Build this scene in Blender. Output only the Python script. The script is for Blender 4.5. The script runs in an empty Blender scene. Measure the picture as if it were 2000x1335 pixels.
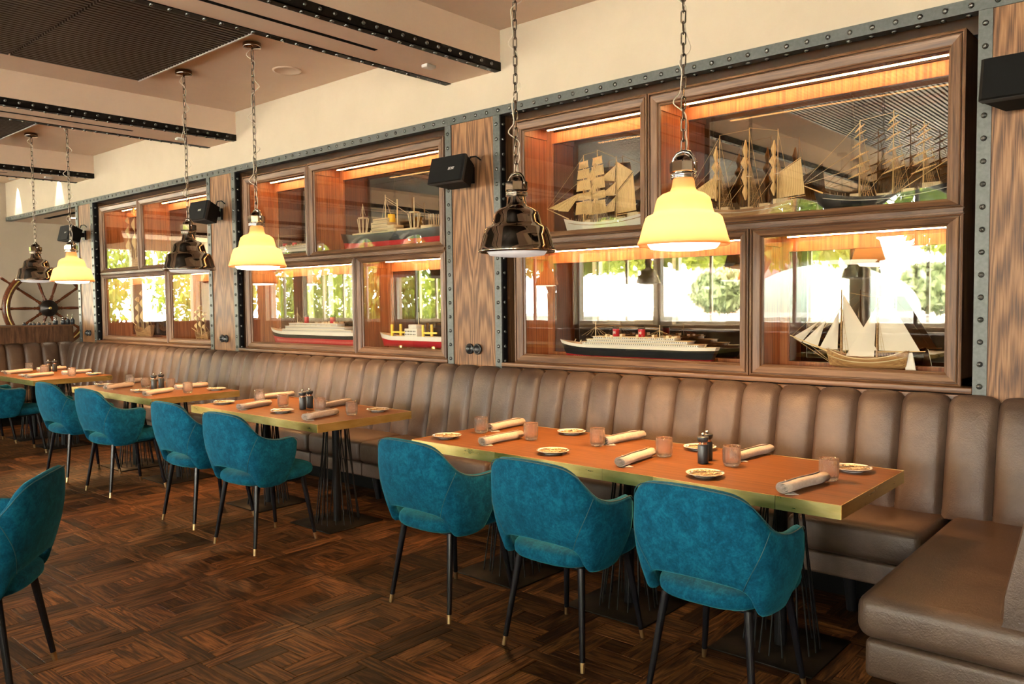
import bpy, bmesh, math, random
from mathutils import Vector, Matrix, Euler
R = math.radians
PI = math.pi
random.seed(11)
scene = bpy.context.scene
COL = scene.collection

# ------------------------------------------------------------------ camera
cam_d = bpy.data.cameras.new('camera')
cam = bpy.data.objects.new('camera', cam_d)
COL.objects.link(cam)
cam_d.sensor_width = 36.0
cam_d.sensor_fit = 'HORIZONTAL'
cam_d.lens = 1577.46 / 2000 * 36
cam_d.clip_start = 0.05
cam_d.clip_end = 300
cam.matrix_world = (Matrix.Translation((0, 0, 1.5)) @ Matrix.Rotation(0.719129, 4, 'Z')
                    @ Matrix.Rotation(PI / 2 - 0.0494908, 4, 'X') @ Matrix.Rotation(-0.0108616, 4, 'Z'))
scene.camera = cam

# ------------------------------------------------------------------ world, sun, exposure
SKY = 38.0
world = bpy.data.worlds.new('hazy_sky')
scene.world = world
world.use_nodes = True
wn = world.node_tree.nodes
wn['Background'].inputs[0].default_value = (1.0, 0.945, 0.845, 1)
wn['Background'].inputs[1].default_value = SKY
sun_d = bpy.data.lights.new('sun', 'SUN')
sun_d.energy = 60.0
sun_d.angle = R(1.5)
sun_d.color = (1.0, 0.93, 0.80)
sun = bpy.data.objects.new('sun', sun_d)
COL.objects.link(sun)
sun.rotation_euler = Euler((R(-38), R(12), 0))
vs = scene.view_settings
vs.view_transform = 'Standard'
vs.look = 'None'
vs.gamma = 1.0
vs.use_curve_mapping = False
vs.exposure = 1.2
cy = scene.cycles
cy.max_bounces = 7
cy.diffuse_bounces = 3
cy.glossy_bounces = 4
cy.transmission_bounces = 6
cy.transparent_max_bounces = 12
cy.use_adaptive_sampling = True
cy.adaptive_threshold = 0.03
cy.caustics_reflective = False
cy.caustics_refractive = False
cy.sample_clamp_indirect = 6.0
cy.use_denoising = True

# ------------------------------------------------------------------ materials
MAT = {}
def lin(c):
    return tuple(((v / 255) / 12.92 if v <= 10 else (((v / 255) + .055) / 1.055) ** 2.4) for v in c)
class NT:
    def __init__(s, name):
        s.m = bpy.data.materials.new(name); s.m.use_nodes = True
        s.t = s.m.node_tree; s.n = s.t.nodes; s.l = s.t.links
        s.b = s.n['Principled BSDF']; s.out = s.n['Material Output']
        MAT[name] = s.m
    def add(s, typ, **kw):
        nd = s.n.new(typ)
        for k, v in kw.items():
            if k in nd.bl_rna.properties.keys(): setattr(nd, k, v)
            else: nd.inputs[k.replace('_', ' ')].default_value = v
        return nd
    def link(s, a, b): s.l.new(a, b)
    def set(s, **kw):
        for k, v in kw.items():
            key = k.replace('_', ' ')
            s.b.inputs[key].default_value = v
    def coord(s, scale=(1, 1, 1), kind='Object', rnd=False):
        tc = s.add('ShaderNodeTexCoord')
        mp = s.add('ShaderNodeMapping')
        mp.inputs['Scale'].default_value = scale
        src = tc.outputs[kind]
        if rnd:
            oi = s.add('ShaderNodeObjectInfo')
            mu = s.add('ShaderNodeMath', operation='MULTIPLY'); mu.inputs[1].default_value = 37.0
            s.link(oi.outputs['Random'], mu.inputs[0])
            ad = s.add('ShaderNodeVectorMath', operation='ADD')
            s.link(src, ad.inputs[0]); s.link(mu.outputs[0], ad.inputs[1])
            src = ad.outputs[0]
        s.link(src, mp.inputs['Vector'])
        return mp.outputs['Vector']
    def ramp(s, fac, stops):
        r = s.add('ShaderNodeValToRGB')
        e = r.color_ramp.elements
        while len(e) < len(stops): e.new(0.5)
        for el, (p, c) in zip(e, stops):
            el.position = p; el.color = (*c, 1)
        s.link(fac, r.inputs[0])
        return r.outputs[0]
    def noise(s, vec, scale, detail=4, rough=.55, dist=0):
        n = s.add('ShaderNodeTexNoise')
        n.inputs['Scale'].default_value = scale; n.inputs['Detail'].default_value = detail
        n.inputs['Roughness'].default_value = rough; n.inputs['Distortion'].default_value = dist
        if vec is not None: s.link(vec, n.inputs['Vector'])
        return n.outputs['Fac']
    def bump(s, h, strength=.3, dist=.01):
        b = s.add('ShaderNodeBump'); b.inputs['Strength'].default_value = strength
        b.inputs['Distance'].default_value = dist
        s.link(h, b.inputs['Height']); s.link(b.outputs[0], s.b.inputs['Normal'])

def plain(name, rgb, rough=.5, metal=0.0, **kw):
    t = NT(name); t.set(Base_Color=(*rgb, 1), Roughness=rough, Metallic=metal, **kw); return t.m
def emit(name, rgb, strength, base=(.8, .8, .8)):
    t = NT(name); t.set(Base_Color=(*base, 1), Emission_Color=(*rgb, 1), Emission_Strength=strength, Roughness=.4); return t.m

def wood(name, axis, dark, mid, light, scale=20.0, squash=.045, rough=.42, rnd=True, bump=.05, fine=190):
    t = NT(name)
    sc = [1, 1, 1]; sc['XYZ'.index(axis)] = squash
    v = t.coord(tuple(sc), rnd=rnd)
    n1 = t.noise(v, scale * .45, 3, .5, .6)
    n2 = t.noise(v, scale * 3.2, 5, .6, .3)
    n3 = t.noise(v, fine, 3, .6)
    w = t.add('ShaderNodeMath', operation='MULTIPLY'); w.inputs[1].default_value = 60.0
    t.link(n1, w.inputs[0])
    sn = t.add('ShaderNodeMath', operation='SINE'); t.link(w.outputs[0], sn.inputs[0])
    a = t.add('ShaderNodeMath', operation='MULTIPLY_ADD'); a.inputs[1].default_value = .07; t.link(sn.outputs[0], a.inputs[0])
    t.link(n2, a.inputs[2])
    b = t.add('ShaderNodeMath', operation='MULTIPLY_ADD'); b.inputs[1].default_value = .35; t.link(n3, b.inputs[0]); t.link(a.outputs[0], b.inputs[2])
    c = t.ramp(b.outputs[0], [(.38, dark), (.66, mid), (.92, light)])
    t.link(c, t.b.inputs['Base Color'])
    t.set(Roughness=rough, Specular_IOR_Level=.35)
    t.bump(b.outputs[0], bump, .004)
    return t.m

def cathedral(name, dark, mid, light, half, rough=.45):
    # book-matched veneer: nested arches rising along the panel, mirrored about its middle
    t = NT(name)
    tc = t.add('ShaderNodeTexCoord'); sx = t.add('ShaderNodeSeparateXYZ'); t.link(tc.outputs['Object'], sx.inputs[0])
    ab = t.add('ShaderNodeMath', operation='ABSOLUTE'); t.link(sx.outputs['X'], ab.inputs[0])
    of = t.add('ShaderNodeMath', operation='SUBTRACT'); of.inputs[1].default_value = half * .5; t.link(ab.outputs[0], of.inputs[0])
    cb = t.add('ShaderNodeCombineXYZ'); t.link(of.outputs[0], cb.inputs['X']); t.link(sx.outputs['Z'], cb.inputs['Z'])
    mp = t.add('ShaderNodeMapping'); mp.inputs['Scale'].default_value = (1, 1, .085); t.link(cb.outputs[0], mp.inputs[0])
    nz = t.noise(mp.outputs[0], 7, 4, .5, .3)
    sq = t.add('ShaderNodeMath', operation='MULTIPLY'); t.link(of.outputs[0], sq.inputs[0]); t.link(of.outputs[0], sq.inputs[1])
    k = t.add('ShaderNodeMath', operation='MULTIPLY_ADD'); k.inputs[1].default_value = 30.0 / (half * half) * .75; t.link(sq.outputs[0], k.inputs[0])
    zz = t.add('ShaderNodeMath', operation='MULTIPLY'); zz.inputs[1].default_value = 5.0; t.link(sx.outputs['Z'], zz.inputs[0])
    t.link(zz.outputs[0], k.inputs[2])
    d = t.add('ShaderNodeMath', operation='MULTIPLY_ADD'); d.inputs[1].default_value = 14.0; t.link(nz, d.inputs[0]); t.link(k.outputs[0], d.inputs[2])
    m3 = t.add('ShaderNodeMath', operation='MULTIPLY'); m3.inputs[1].default_value = 3.1; t.link(d.outputs[0], m3.inputs[0])
    sn = t.add('ShaderNodeMath', operation='SINE'); t.link(m3.outputs[0], sn.inputs[0])
    v2 = t.coord((1, 1, .022)); fine = t.noise(v2, 210, 4, .65)
    e = t.add('ShaderNodeMath', operation='MULTIPLY_ADD'); e.inputs[1].default_value = .16; t.link(sn.outputs[0], e.inputs[0]); t.link(fine, e.inputs[2])
    c = t.ramp(e.outputs[0], [(.22, dark), (.5, mid), (.85, light)])
    t.link(c, t.b.inputs['Base Color']); t.set(Roughness=rough, Specular_IOR_Level=.3)
    t.bump(e.outputs[0], .1, .003)
    return t.m

WD, WM, WL = (.036, .0145, .006), (.110, .051, .0225), (.20, .108, .055)
for ax in 'XYZ': wood('walnut_' + ax, ax, WD, WM, WL)
cathedral('walnut_panel', (.042, .0165, .0065), (.165, .075, .030), (.31, .166, .078), .22)
wood('case_wood', 'Z', (.13, .036, .012), (.30, .095, .030), (.44, .165, .055), scale=22, squash=.03)
wood('table_wood', 'X', (.072, .0225, .0052), (.130, .046, .0100), (.180, .069, .0165), scale=18, squash=.035, rough=.38, bump=.03)
MAT['table_wood'].node_tree.nodes['Principled BSDF'].inputs['Specular IOR Level'].default_value = .18
wood('rim_wood', 'X', (.025, .007, .003), (.085, .021, .007), (.16, .046, .015), rough=.25)
def t_floor(name, island):
    t = NT(name)
    v = t.coord((1, 1, 1), 'UV', rnd=True)
    mp = t.add('ShaderNodeMapping'); mp.inputs['Scale'].default_value = (.09, 1, 1); t.link(v, mp.inputs[0])
    n1 = t.noise(mp.outputs[0], 14, 3, .5, .8); n2 = t.noise(mp.outputs[0], 120, 4, .65, .2)
    w = t.add('ShaderNodeMath', operation='MULTIPLY'); w.inputs[1].default_value = 42; t.link(n1, w.inputs[0])
    sn = t.add('ShaderNodeMath', operation='SINE'); t.link(w.outputs[0], sn.inputs[0])
    a = t.add('ShaderNodeMath', operation='MULTIPLY_ADD'); a.inputs[1].default_value = .16; t.link(sn.outputs[0], a.inputs[0]); t.link(n2, a.inputs[2])
    c = t.ramp(a.outputs[0], [(.25, (.011, .0042, .0013)), (.5, (.060, .0235, .0075)), (.8, (.145, .066, .024))])
    if island:
        g = t.add('ShaderNodeNewGeometry'); rnd = g.outputs['Random Per Island']
    else:
        o = t.add('ShaderNodeObjectInfo'); rnd = o.outputs['Random']
    tint = t.ramp(rnd, [(0, (.34, .31, .28)), (.4, (.80, .76, .72)), (.75, (1.1, 1.0, .92)), (1, (1.6, 1.5, 1.42))])
    mx = t.add('ShaderNodeMix', data_type='RGBA', blend_type='MULTIPLY'); mx.inputs[0].default_value = 1
    t.link(c, mx.inputs[6]); t.link(tint, mx.inputs[7])
    t.link(mx.outputs[2], t.b.inputs['Base Color'])
    t.set(Roughness=.55, Specular_IOR_Level=.12)
    t.bump(a.outputs[0], .25, .003)
t_floor('oak_board', False); t_floor('oak_field', True)

def leather():
    t = NT('leather'); v = t.coord((1, 1, 1), rnd=True)
    n = t.noise(v, 3.5, 5, .6, .4); f = t.noise(v, 160, 3, .5); vo = t.add('ShaderNodeTexVoronoi'); vo.inputs['Scale'].default_value = 230
    t.link(v, vo.inputs['Vector'])
    c = t.ramp(n, [(.3, (.038, .022, .0145)), (.55, (.066, .041, .028)), (.8, (.108, .071, .050))])
    t.link(c, t.b.inputs['Base Color'])
    r = t.add('ShaderNodeMapRange'); r.inputs[3].default_value = .36; r.inputs[4].default_value = .52; t.link(n, r.inputs[0])
    t.link(r.outputs[0], t.b.inputs['Roughness'])
    a = t.add('ShaderNodeMath', operation='MULTIPLY_ADD'); a.inputs[1].default_value = .4; t.link(vo.outputs['Distance'], a.inputs[0]); t.link(f, a.inputs[2])
    t.set(Specular_IOR_Level=.42)
    wr = t.noise(v, 16, 5, .6, 1.5); a2 = t.add('ShaderNodeMath', operation='MULTIPLY_ADD'); a2.inputs[1].default_value = 2.2; t.link(wr, a2.inputs[0]); t.link(a.outputs[0], a2.inputs[2])
    t.bump(a2.outputs[0], .30, .0035)
leather()
def velvet():
    t = NT('velvet'); v = t.coord((1, 1, 1), rnd=True)
    n = t.noise(v, 19, 8, .78, .5); f = t.noise(v, 120, 4, .7, .4)
    a = t.add('ShaderNodeMath', operation='MULTIPLY_ADD'); a.inputs[1].default_value = .45; t.link(f, a.inputs[0]); t.link(n, a.inputs[2])
    c = t.ramp(a.outputs[0], [(.44, (.0005, .018, .040)), (.70, (.0013, .046, .088)), (1.0, (.005, .105, .172))])
    t.link(c, t.b.inputs['Base Color'])
    t.set(Roughness=.9, Sheen_Weight=.22, Sheen_Roughness=.35, Sheen_Tint=(.10, .62, .72, 1), Specular_IOR_Level=.1)
    t.bump(a.outputs[0], .12, .004)
velvet()
plain('velvet_piping', (.004, .050, .066), .6)
plain('black_metal', (.007, .007, .008), .40, Specular_IOR_Level=.18)
plain('black_leg', (.005, .005, .007), .25, Specular_IOR_Level=.32)
t = NT('plate_steel'); n = t.noise(t.coord(), 40, 4); c = t.ramp(n, [(.3, (.004, .0035, .003)), (.7, (.010, .008, .0065))])
t.link(c, t.b.inputs['Base Color']); t.set(Roughness=.5, Metallic=.0, Specular_IOR_Level=.1)
plain('brass_tip', (.62, .45, .24), .3, 1.0)
t = NT('brass'); v = t.coord((1, 1, 4), rnd=True); n = t.noise(v, 5, 5, .6)
c = t.ramp(n, [(.3, (.74, .55, .17)), (.7, (.95, .78, .34))]); t.link(c, t.b.inputs['Base Color'])
r = t.add('ShaderNodeMapRange'); r.inputs[3].default_value = .20; r.inputs[4].default_value = .42; t.link(n, r.inputs[0]); t.link(r.outputs[0], t.b.inputs['Roughness'])
t.set(Metallic=1.0); t.bump(n, .05, .01)
t = NT('steel_paint'); n = t.noise(t.coord(), 60, 4); c = t.ramp(n, [(.3, (.055, .061, .057)), (.7, (.085, .092, .086))])
t.link(c, t.b.inputs['Base Color']); t.set(Roughness=.42, Metallic=.25)
plain('rivet', (.10, .105, .10), .25, .7)
def plaster(name, a, b):
    t = NT(name); n = t.noise(t.coord(), 3, 6, .6); f = t.noise(t.coord(), 180, 3, .6)
    c = t.ramp(n, [(.3, a), (.7, b)]); t.link(c, t.b.inputs['Base Color']); t.set(Roughness=.85, Specular_IOR_Level=.2); t.bump(f, .08, .002)
plaster('plaster', (.50, .425, .325), (.545, .465, .36))
plaster('ceiling_paint', (.70, .55, .425), (.74, .585, .455))
plaster('stone', (.52, .51, .48), (.58, .57, .54))
plain('hub_iron', (.02, .014, .010), .4, .3)
plain('white_frame', (.72, .72, .70), .4)
plain('slat_wood', (.030, .019, .012), .5)
plain('slot_black', (.003, .003, .003), .8, Specular_IOR_Level=.05)
plain('dark_void', (.006, .005, .005), .8, Specular_IOR_Level=.05)
plain('chrome', (.55, .53, .50), .06, 1.0)
plain('black_chrome', (.20, .165, .135), .04, 1.0)
plain('chain_steel', (.16, .13, .10), .22, 1.0)
t = NT('cream_glass')
t.set(Base_Color=(.46, .275, .135, 1), Roughness=.10, Specular_IOR_Level=.5)
tl = t.add('ShaderNodeBsdfTranslucent'); tl.inputs[0].default_value = (.95, .47, .18, 1)
mx = t.add('ShaderNodeMixShader'); mx.inputs[0].default_value = .5
t.link(t.b.outputs[0], mx.inputs[1]); t.link(tl.outputs[0], mx.inputs[2]); t.link(mx.outputs[0], t.out.inputs[0])
emit('lamp_white', (1.0, .86, .62), 6.0)
emit('lamp_soft', (1.0, .93, .85), .16, (.35, .35, .35))
emit('led_strip', (1.0, .52, .19), 48.0)
plain('cord_clear', (.62, .55, .44), .3)
def thin_glass(name, tint, ior=1.5, extra=0.0):
    t = NT(name); t.n.remove(t.b)
    tr = t.add('ShaderNodeBsdfTransparent'); tr.inputs[0].default_value = (*tint, 1)
    gl = t.add('ShaderNodeBsdfGlossy'); gl.inputs['Roughness'].default_value = 0.0
    fr = t.add('ShaderNodeFresnel'); fr.inputs[0].default_value = ior
    ge = t.add('ShaderNodeNewGeometry'); mr = t.add('ShaderNodeMapRange')   # same reflectance seen from either side of the sheet
    mr.inputs[3].default_value = ior; mr.inputs[4].default_value = 1 / ior
    t.link(ge.outputs['Backfacing'], mr.inputs[0]); t.link(mr.outputs[0], fr.inputs[0])
    mx = t.add('ShaderNodeMixShader')
    t.link(fr.outputs[0], mx.inputs[0]); t.link(tr.outputs[0], mx.inputs[1]); t.link(gl.outputs[0], mx.inputs[2])
    t.link(mx.outputs[0], t.out.inputs[0])
thin_glass('pane_glass', (.97, .98, .97), 1.52)
plain('mirror', (.30, .25, .205), .015, 1.0)
t = NT('tumbler_glass'); gb = t.b; t.set(Base_Color=(1, .97, .95, 1), Transmission_Weight=1.0, IOR=1.42, Roughness=.03)
tr = t.add('ShaderNodeBsdfTransparent'); df = t.add('ShaderNodeBsdfDiffuse'); df.inputs[0].default_value = (.62, .58, .55, 1); m0 = t.add('ShaderNodeMixShader'); m0.inputs[0].default_value = .14
t.link(tr.outputs[0], m0.inputs[1]); t.link(df.outputs[0], m0.inputs[2]); tr = m0
mx = t.add('ShaderNodeMixShader'); mx.inputs[0].default_value = .36
t.link(gb.outputs[0], mx.inputs[1]); t.link(tr.outputs[0], mx.inputs[2]); t.link(mx.outputs[0], t.out.inputs[0])
t = NT('linen'); n = t.noise(t.coord((1, 1, 1), rnd=True), 90, 4); c = t.ramp(n, [(.3, (.34, .27, .225)), (.7, (.43, .355, .305))])
t.link(c, t.b.inputs['Base Color']); t.set(Roughness=.85, Sheen_Weight=.2); t.bump(n, .2, .002)
t = NT('plate_china'); tc = t.add('ShaderNodeTexCoord'); ln = t.add('ShaderNodeVectorMath', operation='LENGTH')
mp = t.add('ShaderNodeMapping'); mp.inputs['Scale'].default_value = (1, 1, 0); t.link(tc.outputs['Object'], mp.inputs[0]); t.link(mp.outputs[0], ln.inputs[0])
n = t.noise(t.coord((1, 1, 1), rnd=True), 75, 4, .7, 1.0)
cc = t.ramp(n, [(.42, (.08, .05, .03)), (.5, (.46, .34, .19)), (.62, (.55, .46, .32))])
gt = t.add('ShaderNodeMath', operation='GREATER_THAN'); gt.inputs[1].default_value = .070; t.link(ln.outputs['Value'], gt.inputs[0])
mx = t.add('ShaderNodeMix', data_type='RGBA'); t.link(gt.outputs[0], mx.inputs[0]); t.link(cc, mx.inputs[6]); mx.inputs[7].default_value = (.62, .61, .60, 1)
t.link(mx.outputs[2], t.b.inputs['Base Color']); t.set(Roughness=.12)
plain('white_china', (.6, .6, .595), .12)
plain('cutlery', (.6, .56, .5), .2, 1.0)
plain('mill_black', (.018, .021, .024), .4)
plain('copper', (.75, .45, .30), .2, 1.0)
plain('speaker_black', (.005, .005, .005), .6, Specular_IOR_Level=.12)
plain('speaker_grey', (.035, .035, .034), .45, Specular_IOR_Level=.2)
plain('logo_white', (.75, .74, .72), .3, .3)
plain('socket_black', (.012, .013, .014), .35)
# ship model colours
t = NT('sail'); tc = t.add('ShaderNodeTexCoord'); sx = t.add('ShaderNodeSeparateXYZ'); t.link(tc.outputs['Object'], sx.inputs[0])
mu = t.add('ShaderNodeMath', operation='MULTIPLY'); mu.inputs[1].default_value = 620.0; t.link(sx.outputs['X'], mu.inputs[0])
sn = t.add('ShaderNodeMath', operation='SINE'); t.link(mu.outputs[0], sn.inputs[0])
c = t.ramp(sn.outputs[0], [(.0, (.70, .45, .19)), (.55, (.66, .42, .17)), (.95, (.36, .20, .07))]); t.link(c, t.b.inputs['Base Color']); t.set(Roughness=.8)
plain('sail_pale', (.64, .54, .42), .8)
wood('ship_wood', 'X', (.14, .06, .02), (.32, .16, .06), (.50, .29, .12), scale=30)
plain('spar', (.62, .40, .17), .6); plain('rigging', (.50, .31, .12), .7)
plain('hull_white', (.68, .60, .50), .35); plain('hull_black', (.012, .014, .015), .25); plain('hull_red', (.36, .012, .016), .3)
plain('funnel_red', (.45, .015, .025), .35); plain('deck_cream', (.62, .47, .27), .5); plain('ship_yellow', (.80, .50, .02), .4)
plain('window_dark', (.04, .035, .03), .3)
plain('leaf', (.035, .055, .02), .6)
t = NT('leaf_light'); t.set(Base_Color=(.065, .095, .016, 1), Roughness=.5)
tl = t.add('ShaderNodeBsdfTranslucent'); tl.inputs[0].default_value = (.20, .26, .03, 1)
mx = t.add('ShaderNodeMixShader'); mx.inputs[0].default_value = .5
t.link(t.b.outputs[0], mx.inputs[1]); t.link(tl.outputs[0], mx.inputs[2]); t.link(mx.outputs[0], t.out.inputs[0])
plain('bark', (.09, .07, .05), .9)
plain('umbrella', (.13, .17, .145), .7); plain('far_brick', (.12, .075, .07), .9)

# ------------------------------------------------------------------ mesh helpers
class MB:
    def __init__(s): s.v = []; s.f = []; s.sm = []; s.uv = []
    def add(s, vs, fs, smooth=False, uvs=None):
        o = len(s.v); s.v += [tuple(p) for p in vs]
        for f in fs: s.f.append(tuple(i + o for i in f)); s.sm.append(smooth)
        return s
    def box(s, x0, x1, y0, y1, z0, z1):
        if x0 > x1: x0, x1 = x1, x0
        if y0 > y1: y0, y1 = y1, y0
        if z0 > z1: z0, z1 = z1, z0
        v = [(x, y, z) for x in (x0, x1) for y in (y0, y1) for z in (z0, z1)]
        return s.add(v, [(0, 1, 3, 2), (4, 6, 7, 5), (0, 4, 5, 1), (2, 3, 7, 6), (0, 2, 6, 4), (1, 5, 7, 3)])
    def rbox(s, x0, x1, y0, y1, z0, z1, r=.01, seg=3):
        bm = bmesh.new(); bmesh.ops.create_cube(bm, size=1)
        for v in bm.verts: v.co = Vector(((x0 + x1) / 2 + v.co.x * (x1 - x0), (y0 + y1) / 2 + v.co.y * (y1 - y0), (z0 + z1) / 2 + v.co.z * (z1 - z0)))
        bmesh.ops.bevel(bm, geom=bm.edges[:], offset=r, segments=seg, profile=.5, affect='EDGES')
        bm.verts.index_update()
        s.add([v.co[:] for v in bm.verts], [[v.index for v in f.verts] for f in bm.faces], True); bm.free(); return s
    def frame(s, p, d):
        d = Vector(d).normalized(); u = d.orthogonal().normalized(); w = d.cross(u); return u, w
    def rod(s, a, b, r0, r1=None, n=8, caps=True):
        r1 = r0 if r1 is None else r1
        a = Vector(a); b = Vector(b); u, w = s.frame(a, b - a)
        v = []
        for p, r in ((a, r0), (b, r1)):
            for i in range(n):
                t = 2 * PI * i / n; v.append(p + u * math.cos(t) * r + w * math.sin(t) * r)
        f = [(i, (i + 1) % n, n + (i + 1) % n, n + i) for i in range(n)]
        s.add(v, f, True)
        if caps: s.add([v[i] for i in range(n)][::-1], [tuple(range(n))]); s.add([v[n + i] for i in range(n)], [tuple(range(n))])
        return s
    def tube(s, pts, r, n=6, closed=False):
        P = [Vector(p) for p in pts]; m = len(P); v = []
        u = None
        for i, p in enumerate(P):
            if closed: d = P[(i + 1) % m] - P[i - 1]
            else: d = P[min(i + 1, m - 1)] - P[max(i - 1, 0)]
            d.normalize()
            if u is None: u = d.orthogonal().normalized()
            else:
                u = u - d * u.dot(d); u.normalize()
            w = d.cross(u)
            rr = r[i] if isinstance(r, (list, tuple)) else r
            for k in range(n):
                t = 2 * PI * k / n; v.append(p + u * math.cos(t) * rr + w * math.sin(t) * rr)
        f = []
        for i in range(m if closed else m - 1):
            j = (i + 1) % m
            for k in range(n): f.append((i * n + k, i * n + (k + 1) % n, j * n + (k + 1) % n, j * n + k))
        if not closed: f += [tuple(range(n))[::-1], tuple((m - 1) * n + k for k in range(n))]
        return s.add(v, f, True)
    def lathe(s, prof, n=32, c=(0, 0, 0), axis='Z', mod=None, a0=0):
        v = []; m = len(prof)
        for i, (r, z) in enumerate(prof):
            for k in range(n):
                t = a0 + 2 * PI * k / n; rr = r * (mod(i, k) if mod else 1)
                p = (rr * math.cos(t), rr * math.sin(t), z)
                if axis == 'X': p = (p[2], p[0], p[1])
                if axis == 'Y': p = (p[1], p[2], p[0])
                v.append((p[0] + c[0], p[1] + c[1], p[2] + c[2]))
        f = []
        for i in range(m - 1):
            for k in range(n): f.append((i * n + k, i * n + (k + 1) % n, (i + 1) * n + (k + 1) % n, (i + 1) * n + k))
        s.add(v, f, True)
        return s
    def grid(s, fn, nu, nv, smooth=True, closed_u=False):
        v = [fn(i / nu, j / nv) for i in range(nu + (0 if closed_u else 1)) for j in range(nv + 1)]
        f = []; w = nv + 1
        for i in range(nu):
            i2 = (i + 1) % nu if closed_u else i + 1
            for j in range(nv): f.append((i * w + j, i2 * w + j, i2 * w + j + 1, i * w + j + 1))
        return s.add(v, f, smooth)
    def prism(s, poly, h0, h1, axis='Y'):
        n = len(poly)
        def P(a, b, h): return (a, h, b) if axis == 'Y' else ((h, a, b) if axis == 'X' else (a, b, h))
        v = [P(a, b, h0) for a, b in poly] + [P(a, b, h1) for a, b in poly]
        f = [tuple(range(n)), tuple(range(2 * n - 1, n - 1, -1))] + [(i, n + i, n + (i + 1) % n, (i + 1) % n) for i in range(n)]
        return s.add(v, f)
    def ball(s, c, r, n=10, m=6, sz=1.0):
        prof = [(max(1e-5, r * math.sin(PI * i / m)), -r * sz * math.cos(PI * i / m)) for i in range(m + 1)]
        return s.lathe(prof, n, c)
    def mesh(s, name, uv=None):
        me = bpy.data.meshes.new(name); me.from_pydata(s.v, [], s.f); me.update()
        me.polygons.foreach_set('use_smooth', s.sm)
        bm = bmesh.new(); bm.from_mesh(me); bmesh.ops.recalc_face_normals(bm, faces=bm.faces); bm.to_mesh(me); bm.free()
        return me
    def build(s, name, mat, parent=None, loc=None, norecalc=False):
        me = s.mesh(name); me.materials.append(MAT[mat]); return obj(name, me, parent, loc)
def obj(name, me, parent=None, loc=None, rot=None):
    o = bpy.data.objects.new(name, me); COL.objects.link(o)
    if parent: o.parent = parent
    if loc is not None: o.location = loc
    if rot is not None: o.rotation_euler = rot
    return o
def smooth_angle(o, deg=35):
    me = o.data
    bm = bmesh.new(); bm.from_mesh(me)
    for e in bm.edges:
        if len(e.link_faces) == 2 and e.calc_face_angle(0) > R(deg): e.smooth = False
    for f in bm.faces: f.smooth = True
    bm.to_mesh(me); bm.free()
def tag(o, label, cat, group=None):
    o['label'] = label; o['category'] = cat
    if group: o['group'] = group
    return o
def thing(name, label, cat, loc=(0, 0, 0), rz=0, group=None):
    o = bpy.data.objects.new(name, None); o.empty_display_size = .1; COL.objects.link(o)
    o.location = loc; o.rotation_euler = (0, 0, rz); return tag(o, label, cat, group)
def struct(o): o['kind'] = 'structure'; return o
def stuff(o): o['kind'] = 'stuff'; return o
def copy_tree(o, parent=None):
    c = o.copy(); COL.objects.link(c); c.parent = parent
    for ch in o.children: copy_tree(ch, c)
    return c
def dup(root, loc, rz=None, label=None, group=None):
    c = copy_tree(root); c.location = loc
    if rz is not None: c.rotation_euler = (0, 0, rz)
    if label: c['label'] = label
    if group: c['group'] = group
    return c

# ================================================================== THE ROOM
D = 4.45            # face of the long wall
ZC = 3.47           # ceiling
XL, XR, YF = -24.0, 2.9, -3.6
XE = -14.55         # end wall by the alcove
BAYS = [(-3.984, -0.899), (-7.657, -4.556), (-11.215, -8.231)]
PANELS = [(-0.838, 0.62, 'right'), (-4.491, -4.049, 'a'), (-8.166, -7.725, 'b'), (-11.70, -11.29, 'c')]
HEADZ0, HEADZ1 = 2.865, 2.928

# floor: slab plus parquet boards in 0.5 m pinwheel modules
floor = struct(MB().box(XL - .3, XR + .3, YF - .3, D + 1.7, -.12, -.012).build('floor', 'dark_void'))
M = .5; W = .075; G = .0009; I3 = (M - 2 * W) / 3
def board_mesh(L, Wd):
    me = bpy.data.meshes.new('floor_board')
    c = .0016; a, b = L / 2 - G, Wd / 2 - G; z0 = -.012
    v = [(-a, -b, z0), (a, -b, z0), (a, b, z0), (-a, b, z0), (-a, -b, -c), (a, -b, -c), (a, b, -c), (-a, b, -c),
         (-a + c, -b + c, 0), (a - c, -b + c, 0), (a - c, b - c, 0), (-a + c, b - c, 0)]
    f = [(8, 9, 10, 11)] + [(i, (i + 1) % 4, 4 + (i + 1) % 4, 4 + i) for i in range(4)] + [(4 + i, 4 + (i + 1) % 4, 8 + (i + 1) % 4, 8 + i) for i in range(4)]
    me.from_pydata(v, [], f); uv = me.uv_layers.new(name='UVMap')
    for lp in me.loops:
        p = v[lp.vertex_index]; uv.data[lp.index].uv = (p[0], p[1])
    me.materials.append(MAT['oak_board']); return me, v, f
LONG = board_mesh(M - W, W); BLK = board_mesh(2 * I3, I3); SQ = board_mesh(I3, I3)
def module(cx, cy, flip):
    h = M / 2; out = []
    o = h - W / 2; e = W / 2
    s = -1 if flip else 1
    out += [(LONG, cx - e * s, cy + o, 0), (LONG, cx + e * s, cy - o, 0), (LONG, cx + o, cy + e * s, PI / 2), (LONG, cx - o, cy - e * s, PI / 2)]
    i = I3
    out += [(BLK, cx - .5 * i * s, cy + i, 0), (BLK, cx + .5 * i * s, cy - i, 0), (BLK, cx + i, cy + .5 * i * s, PI / 2), (BLK, cx - i, cy - .5 * i * s, PI / 2), (SQ, cx, cy, 0)]
    return out
boards = []
nx0 = math.floor((XL + 3.69) / M); nx1 = math.ceil((XR + 3.69) / M)
ny0 = math.floor((YF - 2.13) / M); ny1 = math.ceil((D - 2.13) / M)
for ix in range(nx0, nx1):
    for iy in range(ny0, ny1):
        boards += module(-3.69 + (ix + .5) * M, 2.13 + (iy + .5) * M, False)
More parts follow.
